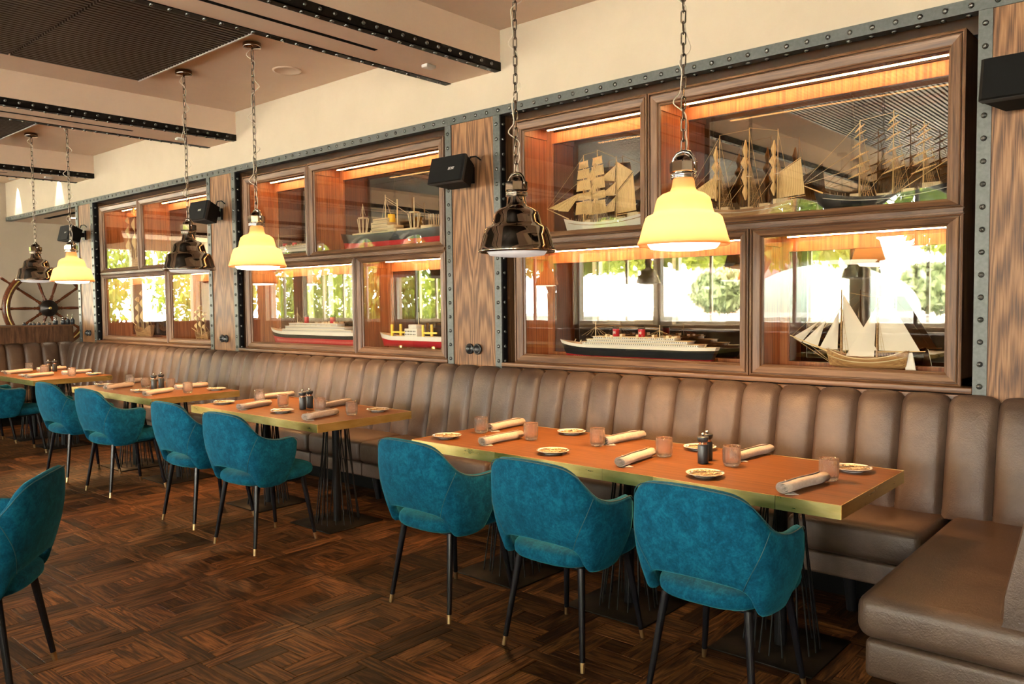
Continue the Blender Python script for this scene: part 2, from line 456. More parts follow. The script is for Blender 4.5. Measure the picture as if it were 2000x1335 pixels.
fw = Vector((-math.sin(.719129), math.cos(.719129))); rt = Vector((fw.y, -fw.x))
def view_key(b):
    p = Vector((b[1], b[2])); d = p.dot(fw); l = p.dot(rt)
    if d < 1.6 or abs(l / d) > .70: return 99
    py = .06 + 1.5 / d                     # below the frame when too close
    if py > .50: return 99
    if p.y > 3.72: return 60 + d
    return d * (1 if b[0] is not SQ else 1.2)
boards.sort(key=view_key)
for bd, x, y, r in boards[:300]:
    o = obj('floor_board', bd[0], floor, (x, y, 0), (0, 0, r))
FV = []; FF = []; FU = []
rr = random.Random(3)
for bd, x, y, r in boards[300:]:
    if x < XL or x > XR or y < YF: continue
    o = len(FV); c, s_ = math.cos(r), math.sin(r); ou, ov = rr.random() * 40, rr.random() * 40; dz = rr.uniform(-.0004, .0)
    for p in bd[1]: FV.append((x + c * p[0] - s_ * p[1], y + s_ * p[0] + c * p[1], p[2] + dz)); FU.append((p[0] + ou, p[1] + ov))
    for f in bd[2]: FF.append(tuple(i + o for i in f))
me = bpy.data.meshes.new('floor_field'); me.from_pydata(FV, [], FF); uvl = me.uv_layers.new(name='UVMap')
idx = [0] * len(me.loops); me.loops.foreach_get('vertex_index', idx)
flat = []
for i in idx: flat += FU[i]
uvl.data.foreach_set('uv', flat); me.materials.append(MAT['oak_field'])
stuff(obj('floor_field', me, floor))

# walls
wall_back = struct(MB().box(XE, XR, D, D + .30, HEADZ1, ZC).build('wall_back', 'plaster'))
MB().box(-11.78, XR, D + .03, D + .30, 0, 1.0).build('lower_wall', 'plaster', wall_back)
MB().box(-11.78, XR, D + .42, D + .5, 0, HEADZ1).build('recess_back', 'dark_void', wall_back)
MB().box(-11.78, XR, D, D + .45, HEADZ0 + .012, HEADZ1).build('recess_soffit', 'ceiling_paint', wall_back)
for x0, x1, k in PANELS:
    cxp = (x0 + x1) / 2 if k != 'right' else -.838 + .22
    MB().box(x0 - cxp, x1 - cxp, -.004, .40, .06, HEADZ0 - .9).build('wood_panel', 'walnut_panel', wall_back, (cxp, D, .9))
MB().box(.62, XR, D - .008, D + .4, 0, HEADZ0).build('plaster_field', 'plaster', wall_back)
wall_left = struct(MB().box(XE - .2, XE, 4.05, 6.2, 0, ZC).build('wall_left', 'plaster'))
MB().box(XL, XE - .2, 4.05, 4.2, 0, ZC).build('far_wall', 'plaster', wall_left)
MB().box(XL - .2, XL, YF, 4.2, 0, .95).box(XL - .2, XL, YF, 4.2, 3.15, ZC).build('glazed_end', 'plaster', wall_left)
for yy in (-3.5, -1.65, .2, 2.05, 3.9): MB().box(XL - .2, XL, yy - .14, yy + .14, .95, 3.15).build('pier', 'plaster', wall_left)
wall_right = struct(MB().box(XR, XR + .2, YF, D, 0, ZC).build('wall_right', 'plaster'))
# alcove behind the far end
alcove = struct(MB().box(XE, -11.78, 6.0, 6.2, 0, 2.87).build('wall_alcove', 'plaster'))
MB().box(-11.78, -11.60, D + .42, 6.0, 0, 2.87).build('side_wall', 'plaster', alcove)
MB().box(XE, -11.78, D, 6.2, 2.87, 2.93).build('soffit', 'ceiling_paint', alcove)
MB().box(-13.7, -12.3, D + .25, D + .33, 2.864, 2.872).build('slot', 'slot_black', alcove)
sp = MB().lathe([(.0001, 2.866), (.055, 2.866), (.055, 2.872)], 20, (-13.35, 5.0, 0)).build('downlight', 'lamp_white', alcove)

# steel header, posts and rivets
def rivet_mesh():
    m = MB().lathe([(.0145, .0005), (.0138, -.004), (.009, -.0085), (.0001, -.0105)], 10, axis='Y')
    me = m.mesh('rivet'); me.materials.append(MAT['rivet']); return me
RIV = rivet_mesh()
def rivets(parent, pts, single, rot=None, nm='rivet'):
    if single:
        for p in pts: obj('rivet', RIV, parent, p, rot)
    else:
        V = []; F = []; e = Euler(rot or (0, 0, 0)).to_matrix()
        for p in pts:
            o = len(V); V += [tuple(Vector(p) + e @ v.co) for v in RIV.vertices]
            F += [tuple(i + o for i in f.vertices) for f in RIV.polygons]
        me = bpy.data.meshes.new('rivet_row'); me.from_pydata(V, [], F); me.polygons.foreach_set('use_smooth', [True] * len(F)); me.materials.append(MAT['rivet'])
        stuff(obj('rivet_row', me, parent))
hd = struct(MB().box(XE, XR, D - .014, D + .002, HEADZ0, HEADZ1).build('trim_1', 'steel_paint'))
MB().box(XE, XR, D + .002, D + .065, HEADZ0, HEADZ0 + .012).build('lower_flange', 'steel_paint', hd)
zr = (HEADZ0 + HEADZ1) / 2
rivets(hd, [(-.25 - .1135 * i, D - .014, zr) for i in range(38)], True)
rivets(hd, [(-.25 - .1135 * i, D - .014, zr) for i in range(38, 126)], False)
rivets(hd, [(-.95 - .1135 * i, D + .035, HEADZ0) for i in range(27)], False, (PI / 2, 0, 0))
posts = [(-.899, -.838, 0, True), (-4.049, -3.984, 1, True), (-4.556, -4.491, -1, True), (-7.725, -7.657, 1, False), (-8.231, -8.166, -1, False), (-11.29, -11.215, 1, False), (-11.78, -11.70, -1, False)]
for i, (x0, x1, side, single) in enumerate(posts):
    p = struct(MB().box(x0, x1, D - .013, D + .001, .9, HEADZ0 - .001).build('trim_%d' % (i + 2), 'steel_paint'))
    xm = (x0 + x1) / 2
    zs = [2.80 - .1085 * k for k in range(17)]
    rivets(p, [(xm, D - .013, z) for z in zs], single)
    if side == 1:
        MB().box(x1 - .012, x1, D + .001, D + .052, .9, HEADZ0).build('return_flange', 'black_metal', p)
        rivets(p, [(x1, D + .026, z) for z in zs], single, (0, 0, PI / 2))
        MB().box(x1 - .03, x1 - .012, D + .052, D + .40, .9, HEADZ0).build('jamb_board', 'walnut_Z', p)
    elif side <= 0:
        xa = x0 if side == -1 else x0
        MB().box(xa, xa + .012, D + .001, D + .052, .9, HEADZ0).build('return_flange', 'black_metal', p)
        MB().box(xa + .012, xa + .03, D + .052, D + .40, .9, HEADZ0).build('jamb_board', 'walnut_Z', p)

# ceiling with beams, slatted panels and fittings
ceiling = struct(MB().box(XL - .2, XR + .2, YF - .2, D + .3, ZC, ZC + .25).build('ceiling', 'ceiling_paint'))
BEAMS = [(-.87, -.29), (-4.547, -3.981), (-8.20, -7.624), (-11.76, -11.15), (-15.4, -14.8), (-19.0, -18.4)]
BZ = 3.183
for bi, (x0, x1) in enumerate(BEAMS):
    YB = D if x0 > XE else 4.05
    b = MB().box(x0, x1, YF, YB, BZ, ZC).build('beam', 'ceiling_paint', ceiling)
    near = bi in (1, 2)
    for s, xe in ((1, x1), (-1, x0)):
        m = MB(); t_ = .006
        m.box(xe, xe + s * t_, YF, YB, BZ - t_, BZ + .056).box(xe - s * .055, xe + s * t_, YF, YB, BZ - t_, BZ)
        m.build('steel_angle', 'plate_steel', b)
        n = 64
        ys = [YB - .10 - .105 * i for i in range(n)]
        nn = 30 if (near and s == 1) else 0
        side = [(xe + s * t_, y, BZ + .028) for y in ys]; und = [(xe - s * .025, y, BZ - t_) for y in ys]
        rot = (0, 0, PI / 2) if s == 1 else (0, 0, -PI / 2)
        rivets(b, side[:nn], True, rot)
        rivets(b, side[nn:], False, rot)
        rivets(b, und[:nn], bi == 1 and s == 1, (PI / 2, 0, 0)) if nn else None
        rivets(b, und[nn:], False, (PI / 2, 0, 0))
    xm = (x0 + x1) / 2
    MB().box(xm - .018, xm + .018, YF + .3, 3.53, BZ - .002, BZ + .01).build('air_slot', 'slot_black', b)
    MB().rbox(xm - .03, xm + .03, 3.96, 4.05, BZ - .022, BZ + .002, .006, 2).build('sensor', 'white_frame', b)
# slatted ceiling panels between beams: slats run across the room
SLAT = MB().box(-.0125, .0125, -.487, .487, -.042, 0).mesh('slat'); SLAT.materials.append(MAT['slat_wood'])
def slat_panel(x0, x1, y0, y1, single, first_row):
    p = MB().box(x0, x1, y0, y1, ZC - .004, ZC + .01).build('slat_backing', 'slot_black', ceiling)
    if first_row: MB().box(x0 - .008, x1 + .008, y1, y1 + .014, ZC - .05, ZC).build('edge_trim', 'white_frame', p)
    n = int((x1 - x0) / .0465)
    if single:
        for i in range(n): obj('slat', SLAT, p, (x0 + .02 + i * .0465, (y0 + y1) / 2, ZC - .006))
    else:
        m = MB()
        for i in range(n):
            x = x0 + .02 + i * .0465; m.box(x - .0125, x + .0125, y0 + .008, y1 - .008, ZC - .048, ZC - .006)
        stuff(m.build('slat_row', 'slat_wood', p))
for bay, (x0, x1) in enumerate([(-3.4, -1.5), (-7.01, -5.10), (-10.62, -8.75), (-14.2, -12.3), (-17.9, -16.0)]):
    for k in range(6):
        slat_panel(x0, x1, 2.205 - k * .99, 3.19 - k * .99, bay == 1 and k < 3, k == 0)
g = MB().lathe([(.0001, ZC - .003), (.098, ZC - .003), (.104, ZC - .009), (.120, ZC - .009), (.124, ZC)], 40, (-5.96, 3.97, 0)).build('ceiling_speaker', 'ceiling_paint', ceiling)
MB().lathe([(.0001, ZC - .004), (.11, ZC - .004), (.12, ZC)], 30, (-12.9, 3.2, 0)).build('recessed_light', 'lamp_soft', ceiling)

# wall washers at the far end
for x in (-14.0, -12.35):
    f = thing('wall_washer', 'small recessed spotlight washing the plaster above the %s' % ('far corner' if x < -13 else 'last riveted post'), 'light', (x, 4.375, ZC))
    MB().lathe([(.045, 0), (.045, -.012), (.036, -.012), (.033, -.004), (.0001, -.004)], 20).build('bezel', 'white_frame', f)
    l = bpy.data.lights.new('washer', 'SPOT'); l.energy = 55; l.spot_size = R(42); l.spot_blend = .25; l.color = (1, .82, .58); l.shadow_soft_size = .02
    lo = bpy.data.objects.new('lamp', l); COL.objects.link(lo); lo.parent = f; lo.location = (0, 0, -.02); lo.rotation_euler = (R(6), 0, 0)

# window wall behind the viewer: arched openings, white pilasters, daylight
wf = struct(MB().box(XL, XR, YF - .35, YF, 0, 1.05).build('wall_front', 'plaster'))
PITCH = 1.81; AW = .70; SPR = 3.15 - AW
NA = 15; XA0 = -3.35 + PITCH * 3
cent = [XA0 - PITCH * i for i in range(NA)]
m = MB()
xs = [XR] + [c for c in cent] + [XL]
edges = [(XR, cent[0] + AW)] + [(cent[i] - AW, cent[i + 1] + AW) for i in range(NA - 1)] + [(cent[-1] - AW, XL)]
for a, b in edges:
    if a - b > 0: m.box(b, a, YF - .35, YF, 1.05, ZC)
seg = 14
for c in cent:
    if c - AW < XL + .1: continue
    arc = [(c - AW * math.cos(PI * k / seg), SPR + AW * math.sin(PI * k / seg)) for k in range(seg + 1)]
    for k in range(seg):
        (xa, za), (xb, zb) = arc[k], arc[k + 1]
        m.prism([(xa, za), (xb, zb), (xb, ZC), (xa, ZC)], YF - .35, YF)
m.build('arched_wall', 'plaster', wf)
for i, c in enumerate(cent):
    if c - AW < XL + .1: continue
    w = MB()
    w.box(c - AW, c - AW + .05, YF - .22, YF - .15, 1.05, SPR).box(c + AW - .05, c + AW, YF - .22, YF - .15, 1.05, SPR)
    w.box(c - AW, c + AW, YF - .22, YF - .15, 1.05, 1.12).box(c - .025, c + .025, YF - .21, YF - .16, 1.12, 3.12).box(c - AW, c + AW, YF - .21, YF - .16, SPR - .03, SPR + .03)
    w.tube([(c - (AW - .025) * math.cos(PI * k / 16), YF - .185, SPR + (AW - .025) * math.sin(PI * k / 16)) for k in range(17)], .03, 6)
    struct(w.build('window_%d' % (i + 1), 'white_frame'))
    pl = bpy.data.lights.new('window_portal', 'AREA'); pl.shape = 'RECTANGLE'; pl.size = 2 * AW; pl.size_y = 2.1; pl.cycles.is_portal = True
    po = bpy.data.objects.new('window_portal', pl); COL.objects.link(po); po.location = (c, YF - .36, 2.1); po.rotation_euler = (R(90), 0, 0)
    po.rotation_euler = (R(90), 0, R(0))
# banquette line under the windows (seen in the mirrors)
wb = thing('window_bench', 'long brown leather bench under the arched windows', 'bench', (-6, YF, 0))
MB().rbox(-8, 8, .05, .62, .28, .46, .04, 3).build('seat', 'leather', wb)
MB().rbox(-8, 8, .02, .16, .46, .98, .04, 3).build('backrest', 'leather', wb)
MB().box(-7.9, 7.9, .05, .5, .0, .28).build('base', 'black_metal', wb)

# outside
pav = struct(MB().box(-70, 40, -90, YF - .35, -.3, -.1).box(-70, XL - .2, YF - .35, 12, -.3, -.1).build('pavement', 'stone'))
def tree(x, y, h, crown, zlo, n, seed, light, label, trunk=True, rx=1.0, ls=1.0, flat=False):
    rg = random.Random(seed); t = thing('tree', label, 'tree', (x, y, -.1))
    if trunk:
        m = MB(); fork = zlo * .8
        m.tube([(0, 0, 0), (.05, .02, fork * .5), (-.03, 0, fork)], [.20, .15, .13], 8)
        for k in range(5):
            a = k * 1.26 + rg.random(); q = crown * .7
            m.tube([(-.03, 0, fork), (q * .4 * math.cos(a), q * .4 * math.sin(a), fork + (h - fork) * .35), (q * math.cos(a), q * math.sin(a), fork + (h - fork) * .6)], [.09, .06, .03], 6)
        m.build('trunk', 'bark', t)
    V = []; F = []
    for k in range(n):
        a = rg.random() * 2 * PI; u = rg.random() ** .45; ph = rg.uniform(-1, 1)
        if flat: ph = -1 + 2 * rg.random() ** 1.7
        rad = crown * u * math.sqrt(max(0, 1 - ph * ph * (.25 if flat and ph < 0 else .85)))
        c = Vector((rad * math.cos(a) * rx, rad * math.sin(a), (zlo + h) / 2 + ph * (h - zlo) / 2 * (.7 + .3 * rg.random())))
        e = Euler((rg.random() * 6, rg.random() * 6, rg.random() * 6)).to_matrix(); s = rg.uniform(.10, .19) * ls
        o = len(V)
        for p in ((-1, 0, 0), (0, -.5, .1), (1, 0, 0), (0, .5, .1)): V.append(tuple(c + e @ (Vector(p) * s)))
        F.append((o, o + 1, o + 2, o + 3))
    me = bpy.data.meshes.new('crown'); me.from_pydata(V, [], F); me.materials.append(MAT['leaf_light' if light else 'leaf'])
    stuff(obj('crown', me, t))
kk = 0
for (x, y, h, cr, zl) in [(-2.2, -8.3, 6, 2.75, 2.4), (-8.0, -8.5, 6, 2.8, 2.35), (-13.7, -8.3, 6, 2.7, 2.3), (3.6, -8.5, 6, 2.75, 2.3)]:
    kk += 1; tree(x, y, h, cr, zl, 5200, kk, True, 'leafy plane tree with forked trunk outside the windows, tree %s along the quay' % ('one', 'two', 'three', 'four')[kk - 1], flat=True)
for i, (x, y, h, cr, zl) in enumerate([(-19.2, -8, 6, 2.3, .2), (-24.3, -8.3, 7, 2.4, .2), (-29.8, -7.0, 7, 2.5, .2), (-29.5, -1.7, 6, 2.4, .2), (-29.2, 3.4, 6, 2.3, .2)]):
    kk += 1; tree(x, y, h, cr, zl, 5000, kk, True, 'bushy light green garden tree outside, leafy to the ground, %s along the hedge' % ('first', 'second', 'third', 'fourth', 'fifth')[i], False)
for i, (x, y, h, w_) in enumerate([(-12.5, -62, 6.5, 2.0), (-18, -64, 4.5, 2.8), (-24, -65, 8, 1.6), (-7, -66, 4.5, 2.6), (-30, -68, 5, 3.0), (-38, -66, 4.5, 3.4), (-1, -64, 4.5, 2.6)]):
    tree(x, y, h, w_, .3, 1400, 50 + i, False, 'distant dark green tree across the water, %s along the far bank' % ('fifth', 'fourth', 'third', 'sixth', 'second', 'first', 'seventh')[i], False, 1.0, 3.2)
for i, (x, y, w_, d_, h) in enumerate([(-13, -82, 10, 6, 7), (-41, -80, 12, 6, 7)]):
    t = thing('far_building', 'distant brick building across the harbour, block %s' % ('one', 'two', 'three')[i], 'building', (x, y, -.1))
    MB().box(-w_ / 2, w_ / 2, -d_ / 2, d_ / 2, 0, h).build('walls', 'far_brick', t)
    FW = MB().box(-.25, .25, -.02, .05, 0, 1.2).mesh('window'); FW.materials.append(MAT['window_dark'])
    for a in range(int(w_)):
        for b in range(int(h / 2)): obj('window', FW, t, (-w_ / 2 + .55 + a, d_ / 2, 1 + b * 2))
dome = thing('dome_tent', 'pale green dome tent on the quay outside', 'tent', (-9.5, -17, -.1))
MB().lathe([(2.6 * math.cos(a), 1.2 + 1.5 * math.sin(a)) for a in [k * PI / 2 / 8 for k in range(8)]] + [(.001, 2.7)], 32).build('canopy', 'umbrella', dome)
MB().lathe([(2.6, 0), (2.6, 1.2)], 32).build('side_wall', 'white_frame', dome)
rail = thing('quay_railing', 'white quay railing outside the windows', 'railing', (-12, -12.5, -.1))
MB().box(-22, 22, -.05, .05, .98, 1.10).build('top_rail', 'white_frame', rail)
BAL = MB().box(-.03, .03, -.03, .03, 0, .98).mesh('baluster'); BAL.materials.append(MAT['white_frame'])
for i in range(88): obj('baluster', BAL, rail, (-22 + i * .5, 0, 0))

# ================================================================== DISPLAY CABINETS
def moulded_frame(mb, x0, x1, z0, z1, wl, wr, wb_, wt, y0, part):
    # one mitred member; profile steps from outer bead to inner glass bead
    pr = [(0, 0), (0, -.010), (.10, -.014), (.16, -.011), (.17, .006), (.23, .006), (.24, -.008), (.30, -.012), (.78, -.003), (.85, .001), (.87, .012), (1.0, .018)]
    def ring(t, dy): return [(x0 + wl * t, y0 + dy, z0 + wb_ * t), (x1 - wr * t, y0 + dy, z0 + wb_ * t), (x1 - wr * t, y0 + dy, z1 - wt * t), (x0 + wl * t, y0 + dy, z1 - wt * t)]
    rs = [ring(t, dy) for t, dy in pr] + [ring(1.0, .03), ring(0, .03)]
    a, b = part, (part + 1) % 4
    v = []; f = []
    for r_ in rs: v += [r_[a], r_[b]]
    n = len(rs)
    for i in range(n):
        j = (i + 1) % n; f.append((2 * i, 2 * i + 1, 2 * j + 1, 2 * j))
    f.append(tuple(2 * i for i in range(n))[::-1]); f.append(tuple(2 * i + 1 for i in range(n)))
    mb.add(v, f)
CABY = 4.50; BACK = 4.85
CABS = [(-3.905, -.961), (-7.60, -4.628), (-11.15, -8.29)]
CZ0, CZ1 = 1.055, 2.812; SH0, SH1 = 1.912, 1.945
cab_labels = ['walnut display cabinet holding three tall sailing ships and a schooner, beside the corner seat',
              'middle walnut display cabinet holding the cargo ship and the long white-topped liner',
              'farthest walnut display cabinet, nearest the ship wheel']
for ci, (L, Rr) in enumerate(CABS):
    cb = thing('display_cabinet', cab_labels[ci], 'cabinet', (L, CABY, CZ0)); 
    w = Rr - L; H = CZ1 - CZ0; s1, s0 = SH1 - CZ0, SH0 - CZ0
    sp_u, sp_l = 1.137, 1.825
    y1 = BACK - CABY
    cas = MB()
    cas.box(0, .014, .012, y1 + .03, 0, H).build('side_panel', 'walnut_Z', cb)
    MB().box(w - .014, w, .012, y1 + .03, 0, H).build('side_panel', 'walnut_Z', cb)
    MB().box(0, w, .012, y1 + .03, H - .014, H).build('top_panel', 'case_wood', cb)
    MB().box(0, w, .012, y1 + .03, 0, .035).build('bottom_panel', 'walnut_X', cb)
    MB().box(.014, w - .014, .006, y1, s0 - .01, s1 + .01).build('shelf', 'walnut_X', cb)
    m = MB().box(0, w, -.014, .012, s0 + .004, s0 + .013).box(0, w, -.022, .012, s0 + .013, s1 - .013).box(0, w, -.014, .012, s1 - .013, s1 - .004); m.build('shelf_moulding', 'walnut_X', cb)
    MB().box(.014, w - .014, y1, y1 + .02, .035, H - .014).build('mirror_back', 'mirror', cb)
    cells = [(0, sp_u - .004, s1, H, 0), (sp_u + .004, w, s1, H, 0), (0, sp_l - .004, 0, s0, 1), (sp_l + .004, w, 0, s0, 1)]
    for (a, b, z0, z1, low) in cells:
        fr = None
        wl = .085 if a == 0 else .075; wr = .082 if b == w else .065
        wb_, wt = (.048, .084) if not low else (.066, .055)
        if ci: wl, wr = wl * .95, wr * .95
        for part in range(4):
            q = MB(); moulded_frame(q, a, b, z0, z1, wl, wr, wb_, wt, 0, part)
            q.build('frame_rail' if part % 2 == 0 else 'frame_stile', 'walnut_X' if part % 2 == 0 else 'walnut_Z', cb)
        MB().box(a + wl - .006, b - wr + .006, .020, .026, z0 + wb_ - .006, z1 - wt + .006).build('glass_pane', 'pane_glass', cb)
        # interior linings: side boards with cap rail, back corner strips, ceiling board
        ia = a + (.014 if a == 0 else .012); ib = b - (.014 if b == w else .012)
        zi0, zi1 = (z0 + .01, z1 - .014) if not low else (.035, s0 - .01)
        for xx, sgn in ((ia + .03, -1), (ib - .03, 1)):
            MB().box(xx, xx + sgn * .03, .032, y1, zi0, zi1).build('lining_board', 'case_wood', cb)
            MB().box(xx, xx - sgn * .01, .032, y1, zi1 - .085, zi1 - .03).build('lining_cap', 'case_wood', cb)
            MB().box(xx, xx - sgn * .055, y1 - .022, y1 - .002, zi0, zi1).build('back_stile', 'case_wood', cb)
        MB().box(ia + .085, ib - .085, y1 - .022, y1 - .002, zi1 - .115, zi1 - .035).build('back_rail', 'case_wood', cb)
        MB().box(ia + .03, ib - .03, .032, y1 - .022, zi1 - .01, zi1).build('lining_top', 'case_wood', cb)
        if low: MB().box(ia + .085, ib - .085, y1 - .03, y1 - .002, zi0, zi0 + .03).build('back_rail', 'case_wood', cb)
        MB().box(ia + .10, ib - .10, .232, .262, zi1 - .030, zi1 - .010).build('led_rail', 'case_wood', cb)
        MB().box(ia + .11, ib - .11, .240, .252, zi1 - .036, zi1 - .030).build('led_strip', 'led_strip', cb)
    # air slot in the soffit and sill boards
    if ci:
        so = MB().box(.25, w * .42, -.028, -.004, HEADZ0 - CZ0 + .004, HEADZ0 - CZ0 + .011).box(w * .47, w - .12, -.028, -.004, HEADZ0 - CZ0 + .004, HEADZ0 - CZ0 + .011).build('air_slot', 'slot_black', wall_back, (L, CABY + .02, CZ0))
    b0, b1 = BAYS[ci]
    sill = struct(MB().rbox(b0, b1, D - .022, CABY + .03, 1.026, 1.0545, .004, 2).build('trim_%d' % (20 + ci), 'walnut_X'))
    MB().rbox(b0, b1, D - .008, D + .1, .93, 1.018, .003, 2).build('apron_board', 'walnut_X', sill)
    MB().box(b0, b1, D + .01, D + .1, 1.017, 1.027).build('shadow_groove', 'dark_void', sill)

# ================================================================== BANQUETTE
bq = thing('banquette', 'long brown channel-tufted leather banquette running under the display cabinets and around both corners', 'banquette', (-6.3, D - .35, 0))
OX, OY = -6.3, D - .35
PRF = [(-.215, .445), (-.205, .47), (-.19, .55), (-.168, .66), (-.143, .78), (-.118, .89), (-.100, .955), (-.078, .988), (-.05, 1.003), (-.022, 1.0), (-.004, .985), (-.002, .93)]
def channel_mesh(w, bulge=.026):
    m = MB(); n = 10; k = len(PRF)
    def fn(u, v):
        i = min(int(v * (k - 1) + 1e-6), k - 1); y, z = PRF[i]
        a, b = PRF[max(i - 1, 0)], PRF[min(i + 1, k - 1)]
        t = Vector((b[0] - a[0], b[1] - a[1])).normalized(); nn = Vector((-t.y, t.x))
        e = abs(2 * u - 1); d = bulge * (1 - e ** 3.2) - .012 * (1 if e > .995 else 0)
        if i == 0: d *= .3
        if i >= k - 2: d *= .2
        return ((u - .5) * w * .996, y + nn.x * d, z + nn.y * d)
    m.grid(fn, 12, k - 1)
    # closed back so the cushion has a body
    m.box(-w * .49, w * .49, -.05, -.002, .45, .95)
    me = m.mesh('back_channel'); me.materials.append(MAT['leather']); return me
CHW = .2133
CH = channel_mesh(CHW)
x = -.768 + CHW * 2
k = 0
while True:
    xc = x - CHW / 2 - k * CHW
    if xc < -11.83: break
    if xc < -.42: obj('back_channel', CH, bq, (xc - OX, D - .016 - OY, 0))
    k += 1
# seat run
seams = [-.955, -1.56, -2.22, -2.88] + [-3.54 - .66 * i for i in range(12)] + [-11.35]
seams = [s for s in seams if s >= -11.35]
for a, b in zip(seams[:-1], seams[1:]):
    MB().rbox(b + .003 - OX, a - .003 - OX, 3.775 - OY, 4.30 - OY, .305, .462, .035, 4).build('seat_cushion', 'leather', bq)
    MB().rbox(b + .002 - OX, a - .002 - OX, 3.80 - OY, 4.30 - OY, .195, .300, .014, 3).build('base_panel', 'leather', bq)
for xx in [-1.3 - 1.18 * i for i in range(9)]:
    MB().rod((xx - OX, 3.92 - OY, .2), (xx - OX, 3.95 - OY, 0.0), .032, .022, 10).build('leg', 'black_metal', bq)
MB().box(-11.3 - OX, -.9 - OX, 4.12 - OY, 4.16 - OY, 0.0, .2).build('plinth', 'slot_black', bq)
# near return: deep seat block and its backrest
MB().rbox(-.94 - OX, .1 - OX, 2.885 - OY, 4.30 - OY, .308, .465, .05, 5).build('end_seat_cushion', 'leather', bq)
MB().rbox(-.915 - OX, .1 - OX, 2.915 - OY, 4.30 - OY, .165, .302, .022, 3).build('end_base_panel', 'leather', bq)
MB().box(-.80 - OX, 0 - OX, 3.05 - OY, 4.25 - OY, 0.0, .17).build('plinth', 'slot_black', bq)
MB().rod((-.80 - OX, 2.99 - OY, .17), (-.80 - OX, 2.99 - OY, 0), .028, .022, 10).build('leg', 'black_metal', bq)
RC = []
for kx in range(7):
    yc = 2.93 + .105 + kx * .2133
    if yc > 4.3: break
    o = obj('back_channel', CH, bq, (-.285 - OX, yc - OY, 0), (0, 0, -PI / 2))
MB().prism([(-.285 - OX + y - (.012 if i in (2, 3, 4, 5) else 0), z) for i, (y, z) in enumerate(PRF)] + [(-.287 - OX, .45)], 2.905 - OY, 2.945 - OY).build('end_cap', 'leather', bq)
# far return along the counter
for kx in range(12):
    yc = 4.30 - kx * .2133
    obj('back_channel', CH, bq, (-11.97 - OX, yc - OY, 0), (0, 0, PI / 2))
MB().rbox(-11.90 - OX, -11.36 - OX, 1.70 - OY, 4.28 - OY, .305, .462, .035, 4).build('end_seat_cushion', 'leather', bq)
MB().rbox(-11.90 - OX, -11.38 - OX, 1.72 - OY, 4.28 - OY, .195, .300, .014, 3).build('end_base_panel', 'leather', bq)
MB().box(-11.9 - OX, -11.5 - OX, 1.8 - OY, 4.2 - OY, 0.0, .2).build('plinth', 'slot_black', bq)

# service counter at the far end
ct = thing('service_counter', 'walnut veneered service counter behind the far end of the banquette', 'counter', (-12.10, 3.2, 0))
MB().box(-.10, .11, -1.5, 1.235, 0, 1.235).build('front_panel', 'walnut_panel', ct).rotation_euler = (0, 0, 0)
MB().box(-.55, .125, -1.5, 1.235, 1.235, 1.255).build('top', 'walnut_Y', ct)
wood('counter_veneer', 'Z', (.022, .009, .004), (.075, .034, .016), (.14, .072, .037), scale=9, squash=.12)
ct.children[0].data.materials[0] = MAT['counter_veneer']
def lathe_thing(name, label, cat, loc, parts, group=None):
    t = thing(name, label, cat, loc, 0, group)
    for pn, prof, mat in parts: MB().lathe(prof, 20).build(pn, mat, t)
    return t
yitems = [3.85, 3.92, 3.97, 4.03, 4.09, 4.16]
for y in yitems:
    lathe_thing('salt_shaker', 'small chrome-capped salt shaker in the row on the service counter', 'shaker', (-12.07, y, 1.2552),
                [('body', [(.0001, 0), (.02, 0), (.021, .02), (.016, .028)], 'mill_black'), ('cap', [(.016, .028), (.015, .036), (.008, .044), (.0001, .046)], 'chrome')], 'salt shakers on the service counter')
for y in (4.24, 4.34):
    lathe_thing('oil_bottle', 'squat dark bottle with steel shoulder on the service counter', 'bottle', (-12.08, y, 1.2552),
                [('body', [(.0001, 0), (.03, 0), (.031, .05), (.02, .065)], 'mill_black'), ('shoulder', [(.02, .065), (.018, .08), (.024, .085), (.02, .105), (.0001, .11)], 'chrome')], 'squat bottles on the service counter')
for y in (4.40, 4.462):
    lathe_thing('sauce_bottle', 'slim dark bottle with tall steel pourer on the service counter', 'bottle', (-12.08, y, 1.2552),
                [('body', [(.0001, 0), (.026, 0), (.027, .06), (.012, .08), (.011, .085)], 'mill_black'), ('pourer', [(.011, .085), (.014, .09), (.006, .10), (.007, .13), (.004, .15), (.0001, .151)], 'chrome')], 'pourer bottles on the service counter')

# ship's wheel on the end wall
wh = thing('ships_wheel', 'large ten-spoke wooden ship wheel with brass band on the end wall', 'wheel', (XE + .22, 4.93, 1.48))
MB().lathe([(.56, -.035), (.66, -.035), (.665, -.025), (.665, .025), (.66, .035), (.56, .035), (.555, .02), (.555, -.02), (.56, -.035)], 64, axis='X').build('rim', 'rim_wood', wh)
MB().lathe([(.595, .036), (.615, .036), (.615, .039), (.595, .039), (.595, .036)], 64, axis='X').build('brass_band', 'brass', wh)
MB().lathe([(.0001, .09), (.03, .09), (.035, .075), (.07, .07), (.075, .055), (.13, .05), (.135, .03), (.135, -.05), (.0001, -.05)], 40, axis='X').build('hub', 'hub_iron', wh)
MB().lathe([(.0001, .098), (.022, .096), (.024, .088)], 20, axis='X').build('hub_boss', 'brass', wh)
SPK = MB().lathe([(.026, .12), (.028, .16), (.018, .18), (.026, .20), (.016, .22), (.020, .26), (.024, .34), (.020, .44), (.017, .50), (.024, .53), (.018, .56), (.018, .66), (.022, .675), (.014, .69), (.020, .74), (.022, .80), (.014, .835), (.0001, .84)], 12).mesh('spoke'); SPK.materials.append(MAT['rim_wood'])
